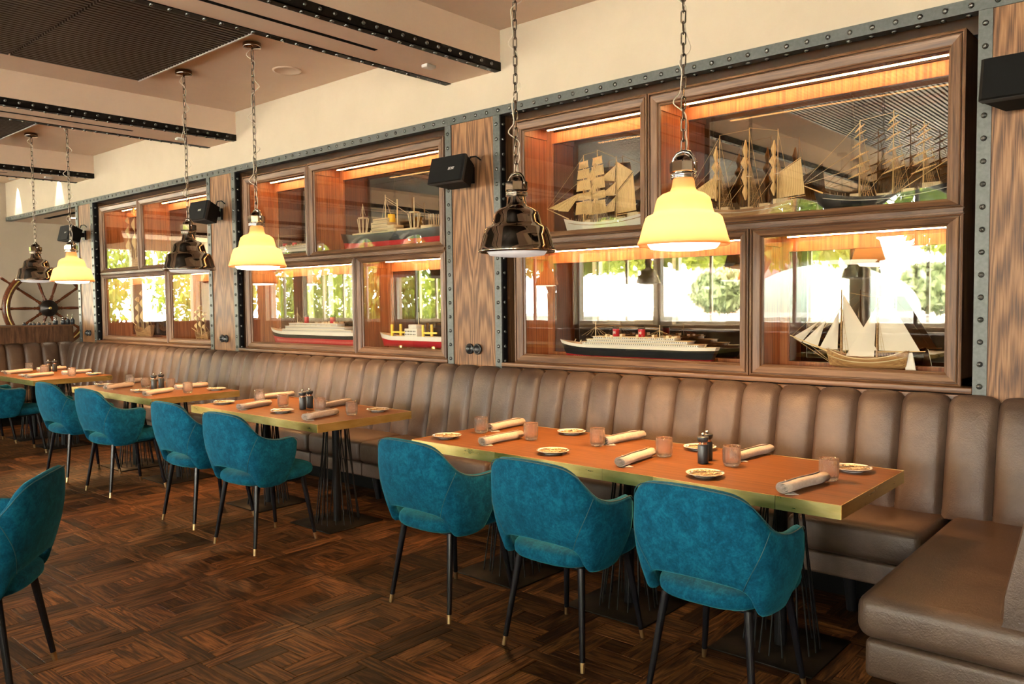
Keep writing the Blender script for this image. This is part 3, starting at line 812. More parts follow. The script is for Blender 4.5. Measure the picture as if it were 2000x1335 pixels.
for i in range(10): obj('spoke', SPK, wh, (0, 0, 0), (i * PI / 5 + PI / 2, 0, 0))
MB().rod((-.05, 0, 0), (-.219, 0, 0), .04, .06, 16).build('wall_mount', 'black_metal', wh)

# ================================================================== SPEAKERS, SOCKETS
def speaker(x, label):
    t = thing('wall_speaker', label, 'speaker', (x, D - .008, 2.455), 0)
    b = MB(); til = Matrix.Rotation(R(-14), 3, 'X')
    def q(p): return tuple(til @ Vector(p) + Vector((0, -.17, 0)))
    body = [(-.165, -.055, -.098), (.165, -.055, -.098), (.165, -.055, .098), (-.165, -.055, .098), (-.10, .09, -.085), (.10, .09, -.085), (.10, .09, .085), (-.10, .09, .085)]
    b.add([q(p) for p in body], [(0, 1, 2, 3), (4, 7, 6, 5), (0, 4, 5, 1), (1, 5, 6, 2), (2, 6, 7, 3), (3, 7, 4, 0)]).build('housing', 'speaker_black', t)
    fr = MB()
    fr.add([q(p) for p in [(-.18, -.085, -.10), (.18, -.085, -.10), (.18, -.085, .10), (-.18, -.085, .10), (-.168, -.053, -.10), (.168, -.053, -.10), (.168, -.053, .10), (-.168, -.053, .10)]],
           [(0, 1, 2, 3), (4, 7, 6, 5), (0, 4, 5, 1), (1, 5, 6, 2), (2, 6, 7, 3), (3, 7, 4, 0)]).build('bezel', 'speaker_grey', t)
    g = MB().add([q(p) for p in [(-.165, -.098, -.096), (.165, -.098, -.096), (.165, -.098, .096), (-.165, -.098, .096), (-.178, -.086, -.099), (.178, -.086, -.099), (.178, -.086, .099), (-.178, -.086, .099)]],
           [(0, 1, 2, 3), (4, 7, 6, 5), (0, 4, 5, 1), (1, 5, 6, 2), (2, 6, 7, 3), (3, 7, 4, 0)]).build('grille', 'speaker_black', t)
    MB().box(-.03, .03, -.085, -.02, -.03, .03).box(-.045, .045, -.02, 0, -.06, .06).build('bracket', 'black_metal', t)
    MB().tube([(.06, -.08, .085), (.07, -.07, .125), (.10, -.04, .13), (.13, -.02, .10)], .006, 6).build('cable', 'black_metal', t)
    fc = bpy.data.curves.new('logo', 'FONT'); fc.body = 'BOSE'; fc.size = .027; fc.shear = .32; fc.extrude = .0008; fc.align_x = 'CENTER'; fc.offset = .0006; fc.space_character = .9
    fo = bpy.data.objects.new('logo', fc); COL.objects.link(fo)
    bpy.context.view_layer.update()
    me = bpy.data.meshes.new_from_object(fo.evaluated_get(bpy.context.evaluated_depsgraph_get())); COL.objects.unlink(fo); bpy.data.objects.remove(fo)
    me.materials.append(MAT['logo_white'])
    lo = obj('logo', me, t, q((.06, -.0995, -.012)), (R(90 - 14), 0, 0)); lo['label'] = 'silver BOSE lettering'
    return t
for xs_, lb in ((-.66, 'black angled wall speaker on the walnut panel above the corner seat'), (-4.29, 'black angled wall speaker between the near and middle display cabinets'),
                (-7.96, 'black angled wall speaker between the middle and farthest display cabinets'), (-11.50, 'black angled wall speaker on the last walnut panel by the alcove')):
    speaker(xs_, lb)
for xs_, lb in ((-4.275, 'twin black round wall sockets on the panel between near and middle cabinets'), (-7.95, 'twin black round wall sockets on the panel between middle and farthest cabinets'), (-11.49, 'twin black round wall sockets on the last walnut panel'), (-.60, 'twin black round wall sockets on the panel above the corner seat')):
    t = thing('wall_socket', lb, 'socket', (xs_, D - .008, 1.145))
    MB().lathe([(.041, 0), (.041, -.010), (.036, -.014), (.022, -.014), (.020, -.030), (.012, -.034), (.0001, -.034)], 28, (-.041, 0, 0), 'Y').build('rotary_switch', 'socket_black', t)
    MB().lathe([(.041, 0), (.041, -.010), (.036, -.014), (.030, -.013), (.028, -.004), (.0001, -.004)], 28, (.041, 0, 0), 'Y').build('outlet', 'socket_black', t)

# ================================================================== PENDANT LAMPS
SHADE = [(.047, .314), (.050, .300), (.054, .272), (.062, .253), (.098, .240), (.120, .222), (.128, .198), (.136, .162), (.141, .150), (.165, .141), (.176, .130), (.188, .092), (.204, .034), (.213, .014), (.212, .006), (.208, .002), (.203, .004), (.200, .010)]
LINK = MB().tube([(.0105 * math.cos(a) , 0, (.0185 if math.sin(a) > 0 else -.0185) + .0105 * math.sin(a)) for a in [i * 2 * PI / 16 + .001 for i in range(16)]], .0034, 6, closed=True).mesh('chain_link')
LINK.materials.append(MAT['chain_steel'])
def pendant(kind, loc, label, seed, lit=True):
    t = thing('pendant_lamp', label, 'lamp', loc, 0)
    sm = 'cream_glass' if kind == 'cream' else 'black_chrome'
    MB().lathe(SHADE + ([] if kind == 'cream' else [(.182, .06), (.168, .12), (.134, .140), (.112, .215), (.05, .245)]), 56).build('shade', sm, t)
    MB().lathe([(.168, .014), (.160, .0), (.150, -.012), (.08, -.020), (.0001, -.022)], 40).build('diffuser', 'lamp_white' if kind == 'cream' else 'lamp_soft', t)
    MB().lathe([(.047, .308), (.060, .310), (.0605, .316), (.057, .319), (.0605, .322), (.0605, .330), (.057, .334), (.048, .338)], 40).build('collar', 'chrome' if kind == 'cream' else 'black_chrome', t)
    hx = MB().lathe([(.0001, .336), (.058, .336), (.064, .342), (.064, .384), (.055, .390), (.0001, .392)], 8, a0=PI / 8).build('cap', 'black_chrome' if kind == 'black' else 'chrome', t); smooth_angle(hx, 25)
    MB().tube([(.056, 0, .345), (.057, 0, .385), (.05, 0, .408), (.032, 0, .428), (0, 0, .437), (-.032, 0, .428), (-.05, 0, .408), (-.057, 0, .385), (-.056, 0, .345)], .009, 8).build('bail', 'chrome' if kind == 'cream' else 'black_chrome', t)
    MB().lathe([(.045, .39), (.042, .405), (.028, .418), (.0001, .422)], 20).build('gland', 'black_chrome', t)
    top = ZC - .008 - loc[2]
    MB().lathe([(.0001, top), (.068, top), (.068, top - .026), (.064, top - .032), (.012, top - .036), (.0001, top - .05)], 32).build('ceiling_canopy', 'black_chrome', t)
    n = int((top - .05 - .437) / .0475); st = (top - .05 - .437) / n
    for i in range(n): obj('chain_link', LINK, t, (0, 0, .437 + st * (i + .5)), (0, 0, (PI / 2) * (i % 2) + .3))
    rg = random.Random(seed); pts = []
    kz = 26
    for i in range(kz + 1):
        z = .42 + (top - .46) * i / kz
        a = rg.uniform(.004, .020) if i % 5 else rg.uniform(.03, .05)
        if i in (0, kz): a = .006
        ph = (i // 5) * PI + rg.uniform(-.3, .3) + .7
        pts.append((a * math.cos(ph), a * math.sin(ph), z))
    cp = []
    for i in range(len(pts) - 1):
        p0, p1, p2, p3 = [Vector(pts[max(0, min(len(pts) - 1, i + d))]) for d in (-1, 0, 1, 2)]
        for s_ in range(4):
            u = s_ / 4; cp.append(.5 * ((2 * p1) + (p2 - p0) * u + (2 * p0 - 5 * p1 + 4 * p2 - p3) * u * u + (3 * p1 - p0 - 3 * p2 + p3) * u ** 3))
    MB().tube(cp, .0032, 5).build('cord', 'cord_clear', t)
    if not lit: return t
    l = bpy.data.lights.new('bulb', 'SPOT'); l.energy = 52 if kind == 'cream' else 46; l.spot_size = R(150); l.spot_blend = .6; l.shadow_soft_size = .10; l.color = (1.0, .50, .18)
    lo = bpy.data.objects.new('bulb', l); COL.objects.link(lo); lo.parent = t; lo.location = (0, 0, -.14)
    if kind == 'cream':
        l2 = bpy.data.lights.new('inner_bulb', 'POINT'); l2.energy = .30; l2.shadow_soft_size = .035; l2.color = (1.0, .66, .34)
        l3 = bpy.data.objects.new('inner_bulb', l2); COL.objects.link(l3); l3.parent = t; l3.location = (0, 0, .085)
    return t
pendant('cream', (-1.889, 3.38, 1.752), 'lit cream glass pendant lamp above the long table, beside the black one', 1)
pendant('black', (-2.915, 3.38, 1.768), 'glossy black pendant lamp hanging above the long table', 2)
pendant('cream', (-5.53, 3.38, 1.785), 'lit cream glass pendant lamp above the two-chair table in front of the middle cabinet', 3)
pendant('black', (-6.59, 3.38, 1.795), 'glossy black pendant lamp in front of the middle cabinet', 4)
pendant('cream', (-9.17, 3.40, 1.765), 'lit cream glass pendant lamp in front of the farthest cabinet', 5)
pendant('black', (-10.20, 3.40, 1.80), 'glossy black pendant lamp in front of the farthest cabinet', 6)

for i, (k_, xx) in enumerate((('cream', -9.05), ('black', -7.35), ('cream', -5.5), ('black', -3.9))):
    pendant(k_, (xx, -2.25, 1.79), '%s pendant lamp over the window-side tables, %s from the corner seat' % ('cream glass' if k_ == 'cream' else 'glossy black', ('fourth', 'third', 'second', 'first')[i]), 20 + i, False)

# ================================================================== TABLES
TZ = .75
def table(x0, x1, n, label, seams_f):
    y0, y1 = 2.955, 3.735
    cx, cy = (x0 + x1) / 2, (y0 + y1) / 2
    t = thing('dining_table', label, 'table', (cx, cy, 0))
    L, W_ = (x1 - x0) / 2, (y1 - y0) / 2
    MB().box(-L + .003, L - .003, -W_ + .003, W_ - .003, TZ - .046, TZ).build('tabletop', 'table_wood', t)
    e = .003
    cuts = [-L] + [s - cx for s in seams_f] + [L]
    for a, b in zip(cuts[:-1], cuts[1:]):
        MB().box(a + .0012, b - .0012, -W_, -W_ + e, TZ - .052, TZ + .0008).build('brass_edge', 'brass', t)
        MB().box(a + .0012, b - .0012, W_ - e, W_, TZ - .052, TZ + .0008).build('brass_edge', 'brass', t)
    for sgn in (-1, 1):
        MB().box(sgn * L, sgn * (L - e), -W_ + e, W_ - e, TZ - .052, TZ + .0008).build('brass_edge', 'brass', t)
    RODM = {}
    for k in range(n):
        bx = -L + (k + .5) * 2 * L / n
        if n == 2: bx = (-.40 if k == 0 else .455)
        MB().rbox(bx - .225, bx + .225, -.225 - .005, .225 - .005, 0.0, .008, .002, 1).build('base_plate', 'plate_steel', t)
        MB().rod((bx, 0, .008), (bx, 0, TZ - .05), .026, .026, 12).build('column', 'black_metal', t)
        MB().box(bx - .12, bx + .12, -.12, .12, TZ - .054, TZ - .046).build('mount_plate', 'black_metal', t)
        rg = random.Random(k + int(-x0 * 10))
        for i in range(18):
            a = i * 2 * PI / 18 + rg.uniform(-.08, .08); rb = rg.uniform(.125, .165); rt_ = rg.uniform(.055, .085); tw = rg.choice((-.5, .35, .2, -.2))
            MB().rod((bx + rb * math.cos(a), rb * math.sin(a), .008), (bx + rt_ * math.cos(a + tw), rt_ * math.sin(a + tw), TZ - .054), .0042, .0042, 5, False).build('rod', 'black_metal', t)
    return t
table(-3.330, -1.012, 3, 'long brass-edged wooden table with three chairs, beside the corner seat', [-2.71, -2.06, -1.80, -1.26])
table(-5.803, -4.205, 2, 'brass-edged wooden table with two chairs, next after the long table', [-5.36])
table(-8.085, -6.452, 2, 'brass-edged wooden table with two chairs, third from the corner seat', [-7.27])
table(-10.68, -9.075, 2, 'brass-edged wooden table with two chairs, nearest the service counter', [-9.83])

WT = [o for o in bpy.data.objects if o.name.startswith('dining_table')][1]
for xx, lb in ((-9.2, 'farthest'), (-6.4, 'middle'), (-3.6, 'nearest')):
    dup(WT, (xx, -2.35, 0), 0, 'bare brass-edged table by the arched windows, %s from the corner seat' % ('third' if lb == 'farthest' else 'second' if lb == 'middle' else 'first'))

# ================================================================== CHAIRS
def cr(P, u):
    n = len(P) - 1; x = u * n; i = min(int(x), n - 1); t_ = x - i
    p0, p1, p2, p3 = [Vector(P[max(0, min(n, i + d))]) for d in (-1, 0, 1, 2)]
    return .5 * ((2 * p1) + (p2 - p0) * t_ + (2 * p0 - 5 * p1 + 4 * p2 - p3) * t_ * t_ + (3 * p1 - p0 - 3 * p2 + p3) * t_ ** 3)
TOPH = [(.279, .050, .655), (.288, .01, .675), (.289, -.07, .672), (.284, -.145, .680), (.272, -.205, .706), (.254, -.245, .748), (.226, -.277, .793), (.178, -.302, .822), (.10, -.318, .833), (0, -.322, .836)]
BOTH = [(.246, -.015, .420), (.250, -.05, .412), (.248, -.10, .408), (.240, -.15, .408), (.228, -.19, .415), (.214, -.215, .445), (.198, -.232, .487), (.168, -.246, .508), (.10, -.258, .517), (0, -.262, .520)]
TOP = TOPH + [(-x, y, z) for x, y, z in TOPH[-2::-1]]
BOT = BOTH + [(-x, y, z) for x, y, z in BOTH[-2::-1]]
TH = .042
def chair_surface(u, v):
    a, b = cr(BOT, u), cr(TOP, u)
    p = a.lerp(b, v)
    # outward belly
    mid = Vector((p.x, p.y + .05, 0)); mid.normalize()
    return p + Vector((mid.x, mid.y, 0)) * (.020 * math.sin(PI * v))
def make_chair():
    t = thing('armchair', 'x', 'chair', (0, 0, 0), 0, 'teal velvet armchairs')
    NU, NV = 56, 12
    S = [[chair_surface(i / NU, j / NV) for j in range(NV + 1)] for i in range(NU + 1)]
    def nrm(i, j):
        du = S[min(i + 1, NU)][j] - S[max(i - 1, 0)][j]; dv = S[i][min(j + 1, NV)] - S[i][max(j - 1, 0)]
        n = du.cross(dv); n.normalize()
        c = Vector((S[i][j].x, S[i][j].y + .02, 0))
        if n.dot(c) < 0: n = -n
        return n
    V = []; NP = 2 * (NV + 1) + 6
    for i in range(NU + 1):
        u = i / NU; e = min(u, 1 - u) * NU; th = TH * min(1, math.sqrt(max(0.0, min(1, (e + .35) / 3.0))))
        prof = []
        N = [nrm(i, j) for j in range(NV + 1)]
        for j in range(NV + 1): prof.append(S[i][j])                       # outer face
        up = (S[i][NV] - S[i][NV - 1]).normalized(); dn = (S[i][0] - S[i][1]).normalized()
        for a in (45, 90, 135):
            prof.append(S[i][NV] - N[NV] * th / 2 + N[NV] * math.cos(R(a)) * th / 2 + up * math.sin(R(a)) * th / 2)
        for j in range(NV, -1, -1): prof.append(S[i][j] - N[j] * th)       # inner face
        for a in (45, 90, 135):
            prof.append(S[i][0] - N[0] * th / 2 - N[0] * math.cos(R(a)) * th / 2 + dn * math.sin(R(a)) * th / 2 * .7)
        V += prof
    F = []
    for i in range(NU):
        for k in range(NP): F.append((i * NP + k, (i + 1) * NP + k, (i + 1) * NP + (k + 1) % NP, i * NP + (k + 1) % NP))
    F += [tuple(range(NP)), tuple(NU * NP + k for k in range(NP))[::-1]]
    MB().add(V, F, True).build('shell', 'velvet', t)
    # piping: rim line and the slanting seams on the back
    rim = [S[i][NV] + (S[i][NV] - S[i][NV - 1]).normalized() * .016 + nrm(i, NV) * .000 for i in range(NU + 1)]
    MB().tube(rim, .0020, 5).build('piping', 'velvet_piping', t)
    for ua, ub in ((.24, .37), (.76, .63)):
        pts = []
        for k in range(13):
            v = 1 - k / 12; u = ua + (ub - ua) * (k / 12); p = chair_surface(u, v)
            q = chair_surface(u + .01, v) - chair_surface(u - .01, v); w = chair_surface(u, min(1, v + .02)) - chair_surface(u, max(0, v - .02)); n = q.cross(w).normalized()
            if n.dot(Vector((p.x, p.y + .02, 0))) < 0: n = -n
            pts.append(p + n * .0005)
        MB().tube(pts, .0016, 5).build('seam', 'velvet_piping', t)
    # seat cushion
    def seat(u, v):
        a = u * 2 * PI; c, s_ = math.cos(a), math.sin(a)
        sx = math.copysign(abs(c) ** .62, c); sy = math.copysign(abs(s_) ** .62, s_)
        hw = .236 - .02 * (sy < 0); cyy = .018; hl = .262
        ph = -PI / 2 + v * PI
        rr = max(.0001, abs(math.cos(ph)) ** .42); zz = math.copysign(abs(math.sin(ph)) ** .75, math.sin(ph))
        return (sx * hw * rr, cyy + sy * hl * rr, .445 + zz * .045 + (.008 * (1 - rr * .5) if zz > 0 else 0) + .006 * sy)
    MB().grid(seat, 40, 14, True, True).build('seat', 'velvet', t)
    MB().rbox(-.17, .17, -.17, .19, .392, .410, .006, 1).build('seat_frame', 'black_metal', t)
    for sx in (-1, 1):
        for ty, by in ((-.165, -.225), (.17, .228)):
            a = Vector((sx * .165, ty, .405)); b = Vector((sx * .213, by, 0)); k = a.lerp(b, .90)
            lg = MB().rod(a, k, .0165, .0115, 14).build('leg', 'black_leg', t)
            MB().rod(k, b, .0112, .0095, 14).build('foot_tip', 'brass_tip', lg)
    return t
ch0 = make_chair()
CY = 2.805
chairs = [(-1.385, CY, 0, 'teal velvet armchair at the long table, next to the corner seat'),
          (-2.112, CY, R(0), 'teal velvet armchair in the middle of the three at the long table'),
          (-2.885, CY + .012, R(-1), 'teal velvet armchair at the long table end away from the corner seat'),
          (-4.53, CY - .03, R(3), 'teal velvet armchair at the second table, on the side nearer the long table'),
          (-5.34, CY + .02, R(1), 'teal velvet armchair at the second table, on the side away from the long table'),
          (-6.73, CY + .045, R(2), 'teal velvet armchair at the third table, on the side nearer the second table'),
          (-7.60, CY + .045, R(2), 'teal velvet armchair at the third table, on the side nearer the service counter'),
          (-9.29, CY + .03, R(-4), 'teal velvet armchair at the table by the service counter, end nearer the third table'),
          (-10.18, CY + .02, R(0), 'teal velvet armchair at the table by the counter, end nearer the wheel'),
          (-3.66, .935, R(142), 'teal velvet armchair standing askew in the aisle, turned away from the banquette')]
for i, (x, y, r_, lb) in enumerate(chairs):
    if i == 0: ch0.location = (x, y, 0); ch0.rotation_euler = (0, 0, r_); ch0['label'] = lb
    else: dup(ch0, (x, y, 0), r_, lb)

# ================================================================== TABLEWARE
names = ['long three-chair table', 'second table', 'third table', 'table by the service counter']
def make_tumbler():
    t = thing('tumbler', 'x', 'glass', (0, 0, 0))
    n = 48
    prof = [(.0001, .0), (.028, .0), (.034, .004), (.0375, .016), (.0385, .024), (.039, .070), (.039, .086), (.0385, .092), (.0365, .092), (.036, .086), (.0355, .030), (.033, .018), (.026, .013), (.0001, .012)]
    MB().lathe(prof, n, mod=lambda i, k: (1.0 + (.035 if (k // 2) % 2 else -.030)) if 3 <= i <= 5 else 1.0).build('glass_body', 'tumbler_glass', t)
    return t
def make_plate():
    t = thing('side_plate', 'x', 'plate', (0, 0, 0))
    MB().lathe([(.0001, .006), (.050, .006), (.058, .009), (.078, .016), (.081, .0175), (.080, .0185), (.077, .0178), (.056, .0115), (.049, .0085), (.0001, .0085)], 40).build('dish', 'plate_china', t)
    MB().lathe([(.0001, .0002), (.044, .0), (.047, .003), (.052, .0062)], 32).build('foot_ring', 'white_china', t)
    return t
def make_knife():
    t = thing('butter_knife', 'x', 'knife', (0, 0, 0))
    MB().add([(0, -.006, .0), (.075, -.009, .0), (.092, .0, 0), (.075, .006, 0), (0, .005, 0), (0, -.006, .0015), (.075, -.009, .0012), (.092, 0, .0012), (.075, .006, .0012), (0, .005, .0015)],
             [(0, 1, 2, 3, 4), (9, 8, 7, 6, 5)] + [(i, 5 + i, 5 + (i + 1) % 5, (i + 1) % 5) for i in range(5)]).build('blade', 'cutlery', t)
    MB().tube([(.002, 0, .002), (-.02, 0, .003), (-.06, 0, .004), (-.078, 0, .003)], [.003, .0042, .0052, .0035], 8).build('handle', 'cutlery', t)
    return t
def make_mill():
    t = thing('pepper_mill', 'x', 'mill', (0, 0, 0))
    MB().lathe([(.0001, 0), (.0235, 0), (.0245, .003), (.0245, .083), (.0225, .087), (.019, .088)], 28).build('body', 'mill_black', t)
    MB().lathe([(.0185, .086), (.0185, .099)], 28).build('collar', 'copper', t)
    MB().lathe([(.018, .098), (.0215, .101), (.0255, .110), (.0265, .119), (.025, .1235), (.0001, .1245)], 28).build('cap', 'mill_black', t)
    MB().lathe([(.003, .124), (.0035, .127), (.008, .131), (.0085, .137), (.005, .1405), (.0001, .141)], 20).build('knob', 'chrome', t)
    return t
def make_napkin(seed):
    rg = random.Random(seed)
    t = thing('napkin_roll', 'x', 'napkin', (0, 0, 0))
    L = .31; turns = 2.35; r0, r1 = .007, .0275; n = 64; T = .0016
    def sec(k, x):
        a = turns * 2 * PI * k / n; r = r0 + (r1 - r0) * (k / n) ** .8
        sag = 1.12; drop = .86
        a2 = a - 1.2
        return Vector((x, r * sag * math.cos(a2), max(.0011, r1 * drop + r * drop * math.sin(a2))))
    V = []; F = []
    xs_ = [-L / 2, -L * .3, -L * .1, L * .1, L * .3, L / 2]
    for xi, x in enumerate(xs_):
        for side in (0, 1):
            for k in range(n + 1):
                p = sec(k, x); c = Vector((x, 0, r1 * .86)); d = (p - c); d.normalize() if d.length > 1e-6 else None
                V.append(p - d * T * side + Vector((0, 0, .0015 * math.sin(x * 30 + seed))))
    W2 = n + 1
    for i in range(len(xs_) - 1):
        for side in (0, 1):
            A = (i * 2 + side) * W2; B = ((i + 1) * 2 + side) * W2
            for k in range(n): F.append((A + k, B + k, B + k + 1, A + k + 1))
        F.append((i * 2 * W2 + n, (i * 2 + 1) * W2 + n, ((i + 1) * 2 + 1) * W2 + n, (i + 1) * 2 * W2 + n))
    for i in (0, len(xs_) - 1):
        for k in range(n): F.append((i * 2 * W2 + k, (i * 2 + 1) * W2 + k, (i * 2 + 1) * W2 + k + 1, i * 2 * W2 + k + 1))
    MB().add(V, F, True).build('cloth', 'linen', t)
    # diagonal outer fold with a small loose corner
    fl = []
    for k in range(15):
        a = -1.2 + PI * .95 * k / 14; x = -.02 + .12 * (k / 14) * (1 if seed % 2 else -1) + rg.uniform(-.002, .002)
        fl.append((x, (r1 * 1.12 + .001) * math.cos(a), r1 * .86 + (r1 * .86 + .0012) * math.sin(a)))
    MB().tube([(p[0], p[1], max(.002, p[2])) for p in fl], .0018, 5).build('fold', 'linen', t)
    MB().add([(-L / 2 - .004, -.012, .0008), (-L / 2 + .03, -.052, .0010), (-L / 2 + .05, -.016, .0014), (-L / 2 - .004, -.012, .0024), (-L / 2 + .03, -.052, .0024), (-L / 2 + .05, -.016, .003)],
             [(0, 2, 1), (3, 4, 5), (0, 1, 4, 3), (1, 2, 5, 4), (2, 0, 3, 5)]).build('loose_corner', 'white_china', t)
    return t
SET = [
 dict(g=[(-3.177, 3.352), (-2.806, 3.353), (-2.412, 3.42), (-1.992, 3.377), (-1.642, 3.374), (-1.198, 3.35)],
  n=[(-3.172, 3.425, -3.186, 3.72), (-2.887, 3.053, -2.887, 3.36), (-2.391, 3.474, -2.358, 3.75), (-2.017, 3.022, -2.043, 3.36), (-1.672, 3.48, -1.638, 3.77), (-1.248, 3.0, -1.2, 3.30)],
  p=[(-3.208, 3.107), (-2.746, 3.64), (-2.463, 3.111), (-1.945, 3.645), (-1.629, 3.098), (-1.183, 3.59)], m=[(-1.77, 3.347), (-1.79, 3.425)]),
 dict(g=[(-5.608, 3.413), (-5.154, 3.329), (-4.741, 3.358), (-4.39, 3.364)],
  n=[(-5.241, 3.021, -5.33, 3.33), (-5.69, 3.50, -5.685, 3.72), (-4.84, 3.46, -4.90, 3.72), (-4.419, 3.0, -4.50, 3.33)],
  p=[(-5.687, 3.16), (-4.89, 3.149), (-4.388, 3.587)], m=[(-4.916, 3.335), (-4.943, 3.413)]),
 dict(g=[(-7.864, 3.4), (-7.42, 3.35), (-7.123, 3.44), (-6.649, 3.361)],
  n=[(-7.512, 3.03, -7.63, 3.32), (-6.726, 3.02, -6.85, 3.32), (-7.0, 3.44, -7.02, 3.72), (-7.987, 3.49, -7.99, 3.72)],
  p=[(-7.926, 3.183), (-7.082, 3.148), (-6.659, 3.63)], m=[(-7.238, 3.342), (-7.28, 3.43)]),
 dict(g=[(-10.56, 3.40), (-10.061, 3.40), (-9.88, 3.33), (-9.335, 3.42)],
  n=[(-10.238, 3.06, -10.32, 3.34), (-9.499, 3.03, -9.60, 3.32), (-10.40, 3.46, -10.40, 3.72), (-9.62, 3.44, -9.64, 3.72)],
  p=[(-10.50, 3.168), (-9.75, 3.11), (-9.30, 3.63)], m=[(-10.15, 3.47), (-10.19, 3.55)]),
]
tum0, pl0, kn0, ml0 = make_tumbler(), make_plate(), make_knife(), make_mill(); nap = [make_napkin(1), make_napkin(2)]
first = {}
def put(proto, loc, rz, label, group):
    if id(proto) not in first:
        first[id(proto)] = 1; proto.location = loc; proto.rotation_euler = (0, 0, rz); proto['label'] = label; proto['group'] = group; return proto
    return dup(proto, loc, rz, label, group)
rg = random.Random(5)
ZT = TZ + .0003
def who(code, si):
    side, seat = code
    if si == 0: ch = {'n': 'chair by the corner seat', 'm': 'middle chair', 'f': 'chair toward the second table'}[seat]
    else: ch = {'n': 'chair nearer the corner seat', 'f': 'chair nearer the service counter'}[seat]
    return ('set for the ' if side == 'c' else 'on the banquette side facing the ') + ch + ', ' + ('long', 'second', 'third', 'last')[si] + ' table'
CODES = [dict(g='bf cf bm cm bn cn', n='bf cf bm cm bn cn', p='cf bf cm bm cn bn'), dict(g='bf cf bn cn', n='cf bf bn cn', p='cf cn bn'),
         dict(g='bf cf bn cn', n='cf cn bn bf', p='cf cn bn'), dict(g='bf cf bn cn', n='cf cn bf bn', p='cf cn bn')]
for si, S_ in enumerate(SET):
    nm = names[si]; C = {k: v.split() for k, v in CODES[si].items()}
    for (x, y), c in zip(S_['g'], C['g']): put(tum0, (x, y, ZT), rg.random() * 3, 'ribbed tumbler ' + who(c, si), 'tumblers on the ' + nm)
    for i, ((xa, ya, xb, yb), c) in enumerate(zip(S_['n'], C['n'])):
        put(nap[i % 2], ((xa + xb) / 2, (ya + yb) / 2, ZT), math.atan2(yb - ya, xb - xa), 'rolled napkin ' + who(c, si), 'napkin rolls on the ' + nm)
    for (x, y), c in zip(S_['p'], C['p']):
        put(pl0, (x, y, ZT), rg.random() * 6, 'patterned side plate ' + who(c, si), 'side plates on the ' + nm)
        k = put(kn0, (x + .005, y - .004, ZT + .0185), R(55) + rg.uniform(-.15, .15), 'butter knife ' + who(c, si), 'butter knives on the ' + nm)
    for k, (x, y) in enumerate(S_['m']): put(ml0, (x, y, ZT), 0, 'black mill with copper collar, nearer the %s, on the %s' % (('chairs', 'banquette')[k], nm), 'mills on the ' + nm)

# ================================================================== SHIP MODELS
def hull(mb, L, B, z0f, z1f, n=22, m=8, bow=.22, stern=.10, fine=1.4, v0=0.0, v1=1.0, keelrise=.12, rake=0.06):
    # x runs bow (0) to stern (L); z0f / z1f give keel and deck height
    def half(u):
        a = min(1, u / bow) if bow else 1; b = min(1, (1 - u) / stern) if stern else 1
        return B / 2 * (math.sin(a * PI / 2) ** .8) * (.45 + .55 * math.sin(max(0, b) * PI / 2) ** .6 if b < 1 else 1)
    def fn(s, u, v):
        v = v0 + (v1 - v0) * v; h = half(u); w = h * (min(1, v * 1.02 + .0001) ** (1 / (1.2 + fine))) if v < 1 else h
        z = z0f(u) + (z1f(u) - z0f(u)) * v; x = u * L - rake * L * (v - .5) * (1 - min(1, u * 3)) + rake * .7 * L * (v - .5) * max(0, (u - .8) * 5)
        return (x, s * w, z)
    mb.grid(lambda u, v: fn(-1, u, v), n, m); mb.grid(lambda u, v: fn(1, u, v), n, m)
    def tr(u, v):   # transom and deck closing strips
        a = fn(-1, u, 1 if True else v); return a
    mb.grid(lambda v, s: (lambda p: (p[0], p[1] * (1 - 2 * s), p[2]))(fn(-1, 1, v)), m, 2)
    mb.grid(lambda u, s: (lambda p: (p[0], p[1] * (1 - 2 * s), p[2]))(fn(-1, u, 1)), n, 2)
    mb.grid(lambda u, s: (lambda p: (p[0], p[1] * (1 - 2 * s), p[2]))(fn(-1, u, 0)), n, 2)
    return half, fn
def sail(mb, P, bulge, n=6):
    a, b, c, d = [Vector(p) for p in P]
    def f(u, v):
        p = (a * (1 - u) + b * u) * (1 - v) + (d * (1 - u) + c * u) * v
        return tuple(p + Vector(bulge) * (math.sin(PI * u) * math.sin(PI * v) + .0))
    mb.grid(f, n, n)
def lines(mb, L, r=.0011):
    for a, b in L: mb.rod(a, b, r, r, 4, False)
def ratlines(mb, base, top, w, n=5):
    b = Vector(base); t_ = Vector(top)
    for s in (-1, 1):
        f = [b + Vector((i * w / (n - 1) + .01, s * .045, 0)) for i in range(n)]
        for p in f: mb.rod(p, t_, .0009, .0009, 3, False)
        for k in range(1, 8):
            mb.rod(f[0].lerp(t_, k / 9), f[-1].lerp(t_, k / 9), .0006, .0006, 3, False)
